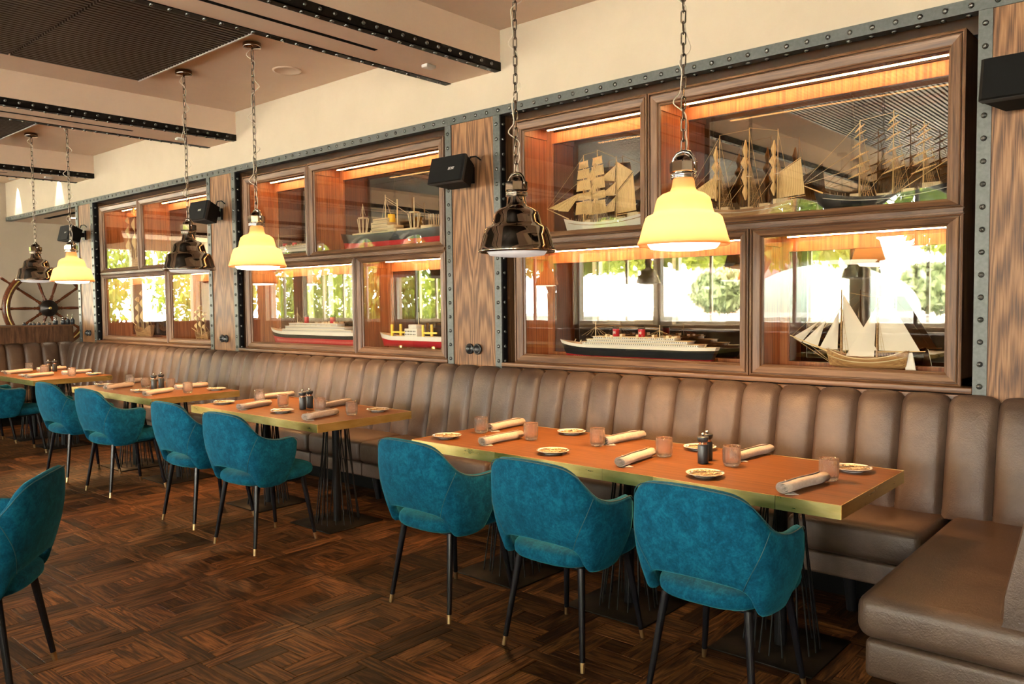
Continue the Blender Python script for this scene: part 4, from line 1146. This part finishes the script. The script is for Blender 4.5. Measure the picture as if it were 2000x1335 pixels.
def sailing_ship(name, label, X0, X1, zb, hullh, masts, style, hullmat, tip, pane):
    L = X1 - X0; t = thing(name, label, 'model ship', (X0, 4.69, zb))
    sh = lambda u: hullh * (.80 + .45 * (2 * u - 1) ** 2 * (1.0 if u < .5 else .75))
    mb = MB(); hull(mb, L, min(.10, L * .16), lambda u: .012 + .02 * max(0, .15 - u) * 4, sh); mb.build('hull', hullmat, t)
    st = MB()
    st.tube([(u * L + .002, 0, sh(u) + .001) for u in [i / 12 for i in range(13)]], .0008, 4)
    for sgn in (-1, 1):
        st.tube([((.02 + .96 * i / 14) * L, sgn * (min(.10, L * .16) / 2 * math.sin(min(1, (.02 + .96 * i / 14) / .22) * PI / 2) ** .8 + .001), sh(.02 + .96 * i / 14) * .80) for i in range(15)], .0022, 5)
    st.build('wale', 'hull_white' if hullmat != 'hull_white' else 'ship_wood', t)
    dk = MB()
    for u, w_, h_ in ((.30, .05, .018), (.52, .07, .015), (.70, .06, .022), (.86, .09, .028)): dk.rbox(u * L - w_ / 2, u * L + w_ / 2, -.018, .018, sh(u) - .004, sh(u) + h_, .002, 1)
    for i in range(14):
        u = .12 + i * .06
        for sgn in (-1, 1): dk.rod((u * L, sgn * .040, sh(u) - .004), (u * L, sgn * .040, sh(u) + .016), .0012, .0012, 4)
    dk.build('deckhouse', 'deck_cream', t)
    for u in (.2, .8): MB().rbox(u * L - .012, u * L + .012, -.035, .035, -.0, .03, .002, 1).build('cradle', 'ship_wood', t)
    bs = MB().rod((.04 * L, 0, sh(.04)), (tip[0] - X0, 0, tip[1] - zb), .005, .0025, 6); bs.build('bowsprit', 'spar', t)
    rg = MB(); ms = [(x - X0, z - zb) for x, z in masts]
    prev = (tip[0] - X0, tip[1] - zb)
    for i, (mx, mz) in enumerate(ms):
        u = mx / L; zd = sh(min(1, max(0, u)))
        MB().rod((mx, 0, zd * .7), (mx, 0, mz), .0048, .0022, 8).build('mast', 'spar', t)
        top = (mx, 0, zd + (mz - zd) * .62)
        ratlines(rg, (mx, 0, zd), top, .05)
        lines(rg, [((mx, 0, mz - .01), (prev[0], 0, prev[1])), ((mx, 0, zd + (mz - zd) * .66), (prev[0] + (mx - prev[0]) * .05, 0, prev[1] - .0 if i == 0 else zd + .02)), ((mx, 0, mz * .98), (mx + .09, .0, zd)), ((mx, .0, zd + (mz - zd) * .4), (prev[0] + .02, 0, prev[1] if i == 0 else zd))])
        MB().box(mx - .010, mx + .010, -.016, .016, zd + (mz - zd) * .40, zd + (mz - zd) * .41).build('top_platform', 'deck_cream', t)
        prev = (mx, mz)
        H = mz - zd
        if style == 'full' and i < 2:
            for k, (za, zbt, hw) in enumerate(((.12, .30, .085), (.33, .43, .080), (.47, .62, .075), (.65, .78, .068), (.80, .90, .056))):
                MB().rod((mx - hw * .95, .02, zd + H * zbt), (mx + hw * .95, -.02, zd + H * zbt), .0028, .0028, 6).build('yard', 'spar', t)
                q = MB(); sail(q, [(mx - hw * 1.06, .02, zd + H * za), (mx + hw * 1.06, -.02, zd + H * za), (mx + hw * .92, -.02, zd + H * zbt), (mx - hw * .92, .02, zd + H * zbt)], (-.0, -.022, 0)); q.build('square_sail', 'sail', t)
        if style == 'bare':
            for k, zf in enumerate((.30, .42, .54, .70, .82, .90)):
                hw = .064 - k * .007
                MB().tube([(mx - hw, .01, zd + H * zf - .018), (mx, -.006, zd + H * zf), (mx + hw, -.01, zd + H * zf + .018)], [.0025, .0062, .0025], 6).build('furled_yard', 'sail', t)
        if style == 'furled':
            q = MB(); pts = [(.12, .006), (.22, .024), (.30, .010), (.40, .030), (.50, .012), (.58, .034), (.66, .012), (.74, .022), (.86, .004)]
            def fs(u, v, mx=mx, zd=zd, H=H, pts=pts):
                k = v * (len(pts) - 1); a = int(min(k, len(pts) - 2)); f_ = k - a
                z = pts[a][0] + (pts[a + 1][0] - pts[a][0]) * f_; w = pts[a][1] + (pts[a + 1][1] - pts[a][1]) * f_
                an = u * 2 * PI; return (mx - .022 + w * math.cos(an) * (1 if math.cos(an) < 0 else .5), w * .7 * math.sin(an), zd + H * z)
            q.grid(fs, 10, 24, True, True); q.build('hanging_sail', 'sail', t)
    f0 = ms[0]
    for k in range(3):
        q = MB(); bx = prev_b = (tip[0] - X0) + k * .045 + .012; bz = (tip[1] - zb) - k * .012
        if style == 'bare': break
        sail(q, [(bx, 0, bz), (bx + .09, .004, bz - .012), (f0[0] - .05 + k * .012, 0, sh(.1) + (f0[1] - sh(.1)) * .40), (f0[0] - .052 + k * .012, 0, sh(.1) + (f0[1] - sh(.1)) * .41)], (0, -.012, 0)); q.build('jib', 'sail', t)
    if style == 'full':
        for (a, b) in ((0, 1), (1, 2)):
            xa, xb = ms[a][0], ms[b][0]; za, zb_ = ms[a][1], ms[b][1]
            for k, (lo, hi) in enumerate(((.12, .38), (.36, .60), (.58, .86))):
                q = MB(); sail(q, [(xa + .01, 0, sh(.5) + (za - sh(.5)) * lo), (xb - .014, .0, sh(.5) + (zb_ - sh(.5)) * (lo + .04)), (xb - .004, 0, sh(.5) + (zb_ - sh(.5)) * hi), (xb - .006, 0, sh(.5) + (zb_ - sh(.5)) * (hi + .005))], (0, -.02, 0)); q.build('staysail', 'sail', t)
    if style in ('full', 'furled'):
        mx, mz = ms[2]; zd = sh(.7); e = pane - X0
        w_ = min(.17, e - mx + .05)
        zt = zd + (mz - zd) * (.66 if style == 'full' else .55)
        MB().rod((mx, 0, zd + .035), (mx + w_, -.01, zd + .045), .003, .002, 6).build('boom', 'spar', t)
        MB().rod((mx, 0, zd + (mz - zd) * .42), (mx + w_ * .85, -.01, zt + .02), .003, .002, 6).build('gaff', 'spar', t)
        q = MB(); sail(q, [(mx + .006, 0, zd + .045), (mx + w_ * .98, -.01, zd + .055), (mx + w_ * .84, -.01, zt + .012), (mx + .006, 0, zd + (mz - zd) * .42)], (0, -.02, 0)); q.build('spanker', 'sail', t)
        if style == 'full':
            q = MB(); sail(q, [(mx + .006, 0, zd + (mz - zd) * .46), (mx + w_ * .82, -.01, zt + .03), (mx + .01, 0, mz - .04), (mx + .006, 0, mz - .04)], (0, -.015, 0)); q.build('gaff_topsail', 'sail', t)
    if style == 'bare':
        mx, mz = ms[2]; lines(rg, [((ms[1][0], 0, sh(.6)), (mx + .12, 0, sh(.7) + (mz - sh(.7)) * .42))], .003)
    rg.build('rigging', 'rigging', t)
    return t
ZU = SH1 + .0105; ZL = CZ0 + .0352
sailing_ship('sailing_ship', 'model sailing ship with all tan sails set and a white hull', -3.575, -2.90, ZU, .115, [(-3.415, 2.533), (-3.296, 2.553), (-3.138, 2.49)], 'full', 'hull_white', (-3.749, 2.182), -2.85)
sailing_ship('sailing_ship', 'model sailing ship with drooping tan sails hanging from three masts', -2.52, -1.88, ZU, .115, [(-2.368, 2.521), (-2.173, 2.539), (-1.993, 2.507)], 'furled', 'ship_wood', (-2.60, 2.17), -1.86)
sailing_ship('sailing_ship', 'model sailing ship with bare masts, furled yards and a long black hull', -1.755, -1.055, ZU, .125, [(-1.524, 2.483), (-1.348, 2.51), (-1.196, 2.432)], 'bare', 'hull_black', (-1.852, 2.164), -1.05)

def liner(name, label, X0, X1, zb, h, deckz, top, funnels, masts, redfrac, seed, full=True, fun='funnel_red'):
    L = X1 - X0; B = min(.13, L * .11); t = thing(name, label, 'model ship', (X0, 4.69, zb))
    z1 = lambda u: h * (1 + .30 * max(0, .25 - u) * 4 * max(0, .25 - u) * 4 + .06 * max(0, u - .85) * 6)
    z0 = lambda u: 0.0
    mb = MB(); half, fn = hull(mb, L, B, z0, z1, 28, 4, .18, .08, 2.5, 0, redfrac); mb.build('lower_hull', 'hull_red', t)
    mb = MB(); hull(mb, L, B, z0, z1, 28, 4, .18, .08, 2.5, redfrac + .001, .80); mb.build('upper_hull', 'hull_black', t)
    mb = MB(); hull(mb, L, B, z0, z1, 28, 2, .18, .08, 2.5, .801, 1.0); mb.build('sheer_strake', 'hull_white', t)
    lv = [(.17, .93, 0), (.20, .86, 1), (.24, .78, 2), (.30, .70, 3)][:deckz]
    dh = top
    for a, b, k in lv:
        MB().rbox(a * L, b * L, -B * (.44 - .05 * k), B * (.44 - .05 * k), h + dh * k, h + dh * (k + 1) - .002, .003, 1).build('deck', 'hull_white', t)
        MB().box(a * L - .006, b * L + .006, -B * (.46 - .05 * k), B * (.46 - .05 * k), h + dh * (k + 1) - .003, h + dh * (k + 1)).build('deck_edge', 'deck_cream', t)
    w = MB()
    for a, b, k in lv:
        n = int((b - a) * L / .016)
        for i in range(n): w.box(a * L + .008 + i * .016, a * L + .014 + i * .016, -B * (.44 - .05 * k) - .0012, -B * (.44 - .05 * k) + .001, h + dh * (k + .35), h + dh * (k + .7))
    w2 = MB()
    for r_ in (.55, .70):
        for i in range(int(L / .026)):
            u = .08 + .88 * i / int(L / .026); p = fn(-1, u, r_); w2.box(p[0] - .0022, p[0] + .0022, p[1] - .002, p[1] + .001, p[2] - .0022, p[2] + .0022)
    stuff(w2.build('hull_porthole_row', 'hull_white', t))
    stuff(w.build('porthole_row', 'window_dark' if True else 'hull_white', t))
    zt = h + dh * len(lv)
    for fx, fh in funnels:
        x = fx - X0; f = MB().lathe([(.0001, 0), (.024, 0), (.0235, fh * .8)], 20, (x, 0, zt)).build('funnel', fun, t)
        MB().lathe([(.0240, fh * .8), (.0235, fh), (.0001, fh)], 20, (x, 0, zt)).build('funnel_cap', 'hull_black', t)
        if full:
            q = MB()
            for an in (0.8, -0.8): q.box(-.011, .011, -.0246, -.0236, -.0025, .0025)
            m2 = MB()
            for an in (45, -45, 0):
                c, s_ = math.cos(R(an)), math.sin(R(an))
                m2.add([(x + c * a - s_ * b, -.0256 + abs(c * a - s_ * b) ** 2 * 20, zt + fh * .42 + s_ * a + c * b) for a, b in ((-.013, -.0025), (.013, -.0025), (.013, .0025), (-.013, .0025))], [(0, 1, 2, 3)])
            m2.build('funnel_emblem', 'hull_white', t)
    rg = MB()
    for mx, mz in masts:
        x = mx - X0; MB().rod((x, 0, h), (x, 0, mz - zb), .004, .002, 8).build('mast', 'deck_cream', t)
        for k in (-.12, -.08, -.04, .04, .08, .12): rg.rod((x, 0, (mz - zb) * .86), (x + k, .0, zt + .0), .0009, .0009, 3, False)
    if len(masts) > 1:
        for d in (0, .012): rg.rod((masts[0][0] - X0, 0, masts[0][1] - zb - .02 - d), (masts[1][0] - X0, 0, masts[1][1] - zb - .02 - d), .001, .001, 3, False)
    rg.build('rigging', 'rigging', t)
    bo = MB(); n = 8
    for i in range(n):
        x = (.32 + .46 * i / n) * L
        for sgn in (-1, 1): bo.ball((x, sgn * B * .36, zt - dh + .012), .009, 8, 5, .6)
    stuff(bo.build('lifeboat_row', 'deck_cream', t))
    dt = MB()
    rgm = random.Random(seed)
    for i in range(12): x = (.30 + .5 * rgm.random()) * L; dt.box(x, x + .02, -.02, .02, zt, zt + .008 + .01 * rgm.random())
    for u in (.08, .12, .90, .94): dt.rod((u * L, 0, z1(u)), (u * L + .012, 0, z1(u) + .02), .003, .003, 6)
    dt.build('deck_gear', 'deck_cream', t)
    for u in (.2, .8): MB().rbox(u * L - .015, u * L + .015, -.03, .03, -.0, .012, .002, 1).build('cradle', 'ship_wood', t)
    return t
liner('ocean_liner', 'model ocean liner with two red funnels marked with white crosses', -3.60, -2.40, ZL, .104, 3, .020, [(-3.145, .066), (-2.938, .066)], [(-3.318, 1.354), (-2.799, 1.335)], .26, 1)
liner('ocean_liner', 'long model liner with bright red lower hull and white decks, middle cabinet', -7.41, -5.93, ZL, .135, 3, .030, [(-6.81, .075), (-6.39, .075)], [(-6.969, 1.469)], .55, 2, False)
liner('ocean_liner', 'small model liner behind the cream lamp, upper shelf of the middle cabinet', -7.36, -6.57, ZU, .085, 2, .022, [(-7.156, .04), (-6.984, .04)], [(-7.27, 2.22), (-6.70, 2.20)], .2, 3, False)

# cargo ship with derrick posts
X0 = -6.19; cg = thing('cargo_ship', 'model cargo ship with black and red hull, cream superstructure and derrick masts', 'model ship', (X0, 4.69, ZU)); L = 1.40; h = .165
z1 = lambda u: h * (1 + .22 * max(0, .18 - u) * 5.5 + .05 * max(0, u - .8) * 5)
mb = MB(); hull(mb, L, .14, lambda u: .02, z1, 28, 4, .15, .10, 2.5, 0, .50); mb.build('lower_hull', 'hull_red', cg)
mb = MB(); hh, fn = hull(mb, L, .14, lambda u: .02, z1, 28, 4, .15, .10, 2.5, .501, 1.0); mb.build('upper_hull', 'hull_black', cg)
for a, b, k, d in ((.33, .56, 0, .03), (.34, .56, 1, .03), (.34, .50, 2, .03), (.36, .50, 3, .024)):
    MB().rbox(a * L, b * L, -.058, .058, h + k * .032, h + k * .032 + .031, .002, 1).build('superstructure', 'deck_cream', cg)
w = MB()
for k in range(4):
    for i in range(12): w.box(.352 * L + i * .018, .352 * L + .008 + i * .018, -.0595, -.057, h + k * .032 + .012, h + k * .032 + .020)
stuff(w.build('porthole_row', 'window_dark', cg))
MB().rbox(.14 * L, .32 * L, -.05, .05, h, h + .018, .002, 1).build('hatch', 'deck_cream', cg)
MB().rbox(.58 * L, .76 * L, -.05, .05, h, h + .02, .002, 1).build('hatch', 'deck_cream', cg)
MB().rbox(.80 * L, .90 * L, -.05, .05, h, h + .03, .002, 1).build('hatch', 'deck_cream', cg)
for mx, mz in ((-5.897, 2.407), (-5.203, 2.403)):
    x = mx - X0; zz = mz - ZU
    MB().rod((x, 0, h), (x, 0, zz), .008, .003, 8).build('derrick_mast', 'deck_cream', cg)
    MB().box(x - .035, x + .035, -.03, .03, zz * .70, zz * .70 + .012).build('crosstree', 'deck_cream', cg)
    for k in (-.055, -.03, .03, .055): MB().rod((x + k * .45, (-.02 if k < 0 else .02), h + .02), (x + k, (-.02 if k < 0 else .02), zz * .70), .0045, .0045, 6).build('derrick_boom', 'deck_cream', cg)
x = -5.579 - X0; MB().rod((x, 0, h), (x, 0, 2.46 - ZU), .008, .004, 8).build('main_mast', 'deck_cream', cg)
MB().rod((-5.42 - X0, 0, h), (-5.42 - X0, 0, 2.405 - ZU), .006, .006, 8).build('post', 'deck_cream', cg)
MB().lathe([(.0001, 0), (.035, 0), (.032, .07), (.0001, .07)], 20, (-5.50 - X0, 0, h + .09)).build('funnel', 'ship_yellow', cg)
for k in range(6):
    xx = (.86 + .018 * (k % 3)) * L; MB().rod((xx, .03 if k < 3 else -.03, h + .03), (xx, .03 if k < 3 else -.03, h + .12), .003, .003, 6).build('kingpost', 'deck_cream', cg)
rg = MB(); lines(rg, [((x, 0, 2.44 - ZU), (-5.42 - X0, 0, 2.36 - ZU)), ((x, 0, 2.42 - ZU), (-5.30 - X0, 0, 2.28 - ZU)), ((x, 0, 2.43 - ZU), (x - .06, 0, h + .1)), ((x, 0, 2.43 - ZU), (x + .05, .03, h + .13)), ((-5.897 - X0, 0, 2.40 - ZU), (-5.93 - X0, 0, 2.30 - ZU)), ((-5.897 - X0, 0, 2.40 - ZU), (-5.86 - X0, 0, 2.30 - ZU))], .0016); rg.build('rigging', 'deck_cream', cg)
for u in (.25, .75): MB().rbox(u * L - .02, u * L + .02, -.03, .03, 0, .03, .002, 1).build('cradle', 'ship_wood', cg)

# tanker with yellow gantries
X0 = -5.66; tk = thing('tanker_model', 'model ship with white wheelhouse between yellow gantries, lower shelf of the middle cabinet', 'model ship', (X0, 4.69, ZL)); L = .93
mb = MB(); hull(mb, L, .13, lambda u: .03, lambda u: .125 + .03 * max(0, .2 - u) * 5, 24, 3, .2, .08, 2.5, 0, .6); mb.build('lower_hull', 'hull_red', tk)
mb = MB(); hull(mb, L, .13, lambda u: .03, lambda u: .125 + .03 * max(0, .2 - u) * 5, 24, 3, .2, .08, 2.5, .601, 1); mb.build('upper_hull', 'hull_white', tk)
for xx in (.20, .60):
    for sgn in (-1, 1):
        MB().box(xx - .012, xx + .012, sgn * .05 - .006, sgn * .05 + .006, .12, .225).build('gantry_leg', 'ship_yellow', tk)
    MB().box(xx, xx + .17, -.055, -.045, .15, .165).build('gantry_beam', 'ship_yellow', tk)
MB().rbox(.36, .52, -.05, .05, .12, .19, .004, 1).build('wheelhouse', 'hull_white', tk)
MB().rbox(.40, .50, -.04, .04, .19, .225, .004, 1).build('bridge', 'hull_white', tk)
MB().rod((.49, 0, .22), (.49, 0, .33), .004, .002, 6).build('mast', 'deck_cream', tk)
w = MB()
for k in range(2):
    for i in range(7): w.box(.372 + i * .02, .382 + i * .02, -.0512, -.049, .135 + k * .026, .147 + k * .026)
stuff(w.build('porthole_row', 'window_dark', tk))
for u in (.3, .75): MB().rbox(u * L - .02, u * L + .02, -.03, .03, 0, .05, .002, 1).build('cradle', 'brass', tk)

# two-masted schooner
X0 = -1.69; sc = thing('schooner', 'model schooner with pale triangular sails and a varnished wooden hull', 'model ship', (X0, 4.69, ZL)); L = .43
zz1 = lambda u: .075 + .05 * (2 * u - 1) ** 2
mb = MB(); hull(mb, L, .12, lambda u: .008 + .02 * abs(2 * u - 1) ** 2, zz1, 24, 8, .35, .22, .9); mb.build('hull', 'ship_wood', sc)
q = MB()
for sgn in (-1, 1):
    for vf in (1.0, .72): q.tube([((i / 16) * L, sgn * .06 * (math.sin(min(1, (i / 16) / .35) * PI / 2) ** .8) * (1 if i / 16 < .78 else .45 + .55 * math.sin((1 - i / 16) / .22 * PI / 2) ** .6) * (1.0 if vf == 1 else .93) + sgn * .001, zz1(i / 16) * vf) for i in range(17)], .003, 5)
q.build('wale', 'deck_cream', sc)
MB().rod((.01, 0, .105), (-.222, 0, 1.285 - ZL), .006, .003, 8).build('bowsprit', 'spar', sc)
ms = [(-1.615 - X0, 1.55 - ZL), (-1.421 - X0, 1.50 - ZL)]
for mx, mz in ms: MB().rod((mx, 0, .06), (mx, 0, mz), .007, .003, 8).build('mast', 'ship_wood', sc)
for P in ([(-.205, 0, .185), (-.155, 0, .155), (-.06, 0, .27), (-.062, 0, .272)], [(-.15, 0, .155), (-.06, 0, .125), (-.015, 0, .28), (-.018, 0, .282)], [(-.05, 0, .12), (.055, 0, .12), (.062, 0, .33), (.058, 0, .332)],
          [(ms[0][0] + .01, 0, .115), (ms[0][0] + .20, -.01, .12), (ms[0][0] + .012, 0, .43), (ms[0][0] + .008, 0, .43)], [(ms[1][0] - .16, -.03, .085), (ms[1][0] - .012, -.01, .085), (ms[1][0] - .004, 0, .36), (ms[1][0] - .006, 0, .36)],
          [(ms[1][0] + .01, 0, .12), (ms[1][0] + .225, -.01, .12), (ms[1][0] + .05, 0, .42), (ms[1][0] + .01, 0, .42)]):
    q = MB(); sail(q, P, (0, -.015, 0)); q.build('sail', 'sail_pale', sc)
MB().rod((ms[1][0], 0, .112), (ms[1][0] + .25, -.01, .122), .004, .003, 6).build('boom', 'spar', sc)
rg = MB(); lines(rg, [((ms[0][0], 0, ms[0][1] - .01), (-.215, 0, .19)), ((ms[0][0], 0, ms[0][1] - .06), (-.16, 0, .165)), ((ms[0][0], 0, ms[0][1] - .1), (-.10, 0, .15)), ((ms[0][0], 0, ms[0][1] - .01), (ms[1][0], 0, ms[1][1])), ((ms[1][0], 0, ms[1][1]), (L + .03, 0, .12)), ((-.2, 0, .18), (.02, 0, .04)), ((-.12, 0, .155), (.015, 0, .05))])
for mx, mz in ms: ratlines(rg, (mx, 0, .09), (mx, 0, mz * .8), .05, 4)
rg.build('rigging', 'rigging', sc)
MB().prism([(L - .01, .0), (L + .045, .0), (L + .02, .115), (L - .015, .11)], -.006, .006).build('rudder', 'hull_white', sc)
MB().rbox(.12, .35, -.04, .04, .0, .010, .002, 1).build('cradle', 'ship_wood', sc)

# far cabinet: galleons with square sails
def galleon(X0, zb, s, label, furl=False):
    t = thing('galleon', label, 'model ship', (X0, 4.69, zb)); L = .55 * s
    zt = lambda u: s * (.09 + .11 * abs(2 * u - 1) ** 1.6)
    mb = MB(); hull(mb, L, .14 * s, lambda u: .012, zt, 20, 8, .3, .12, 1.0); mb.build('hull', 'ship_wood', t)
    MB().rod((.02, 0, zt(.02)), (-.16 * s, 0, zt(.02) + .07 * s), .005, .003, 6).build('bowsprit', 'spar', t)
    rg = MB()
    for i, (u, mh) in enumerate(((.2, .50), (.48, .58), (.78, .46))):
        x = u * L; MB().rod((x, 0, .05), (x, 0, mh * s), .006, .003, 8).build('mast', 'spar', t)
        ratlines(rg, (x, 0, zt(u)), (x, 0, mh * s * .7), .05)
        for a, b, hw in ((.22, .40, .075), (.43, .58, .062), (.61, .70, .045)):
            z0_, z1_ = (a * s * mh / .6 + .03), (b * s * mh / .6 + .03)
            MB().rod((x - hw * s, .03, z1_), (x + hw * s, -.03, z1_), .003, .003, 6).build('yard', 'spar', t)
            q = MB(); sail(q, [(x - hw * s, .03, z0_), (x + hw * s, -.03, z0_), (x + hw * s * .9, -.03, z1_), (x - hw * s * .9, .03, z1_)], (-.02, -.035, 0)); q.build('square_sail', 'sail', t)
    rg.build('rigging', 'rigging', t)
    for u in (.3, .7): MB().rbox(u * L - .012, u * L + .012, -.035, .035, 0, .03, .002, 1).build('cradle', 'ship_wood', t)
galleon(-10.86, ZU, 1.15, 'model galleon with square sails on the upper shelf of the farthest cabinet')
galleon(-10.62, ZL, .85, 'model galleon with square sails on the lower shelf of the farthest cabinet')
galleon(-9.05, ZL, .55, 'smallest model galleon, behind the lower end pane of the farthest cabinet')
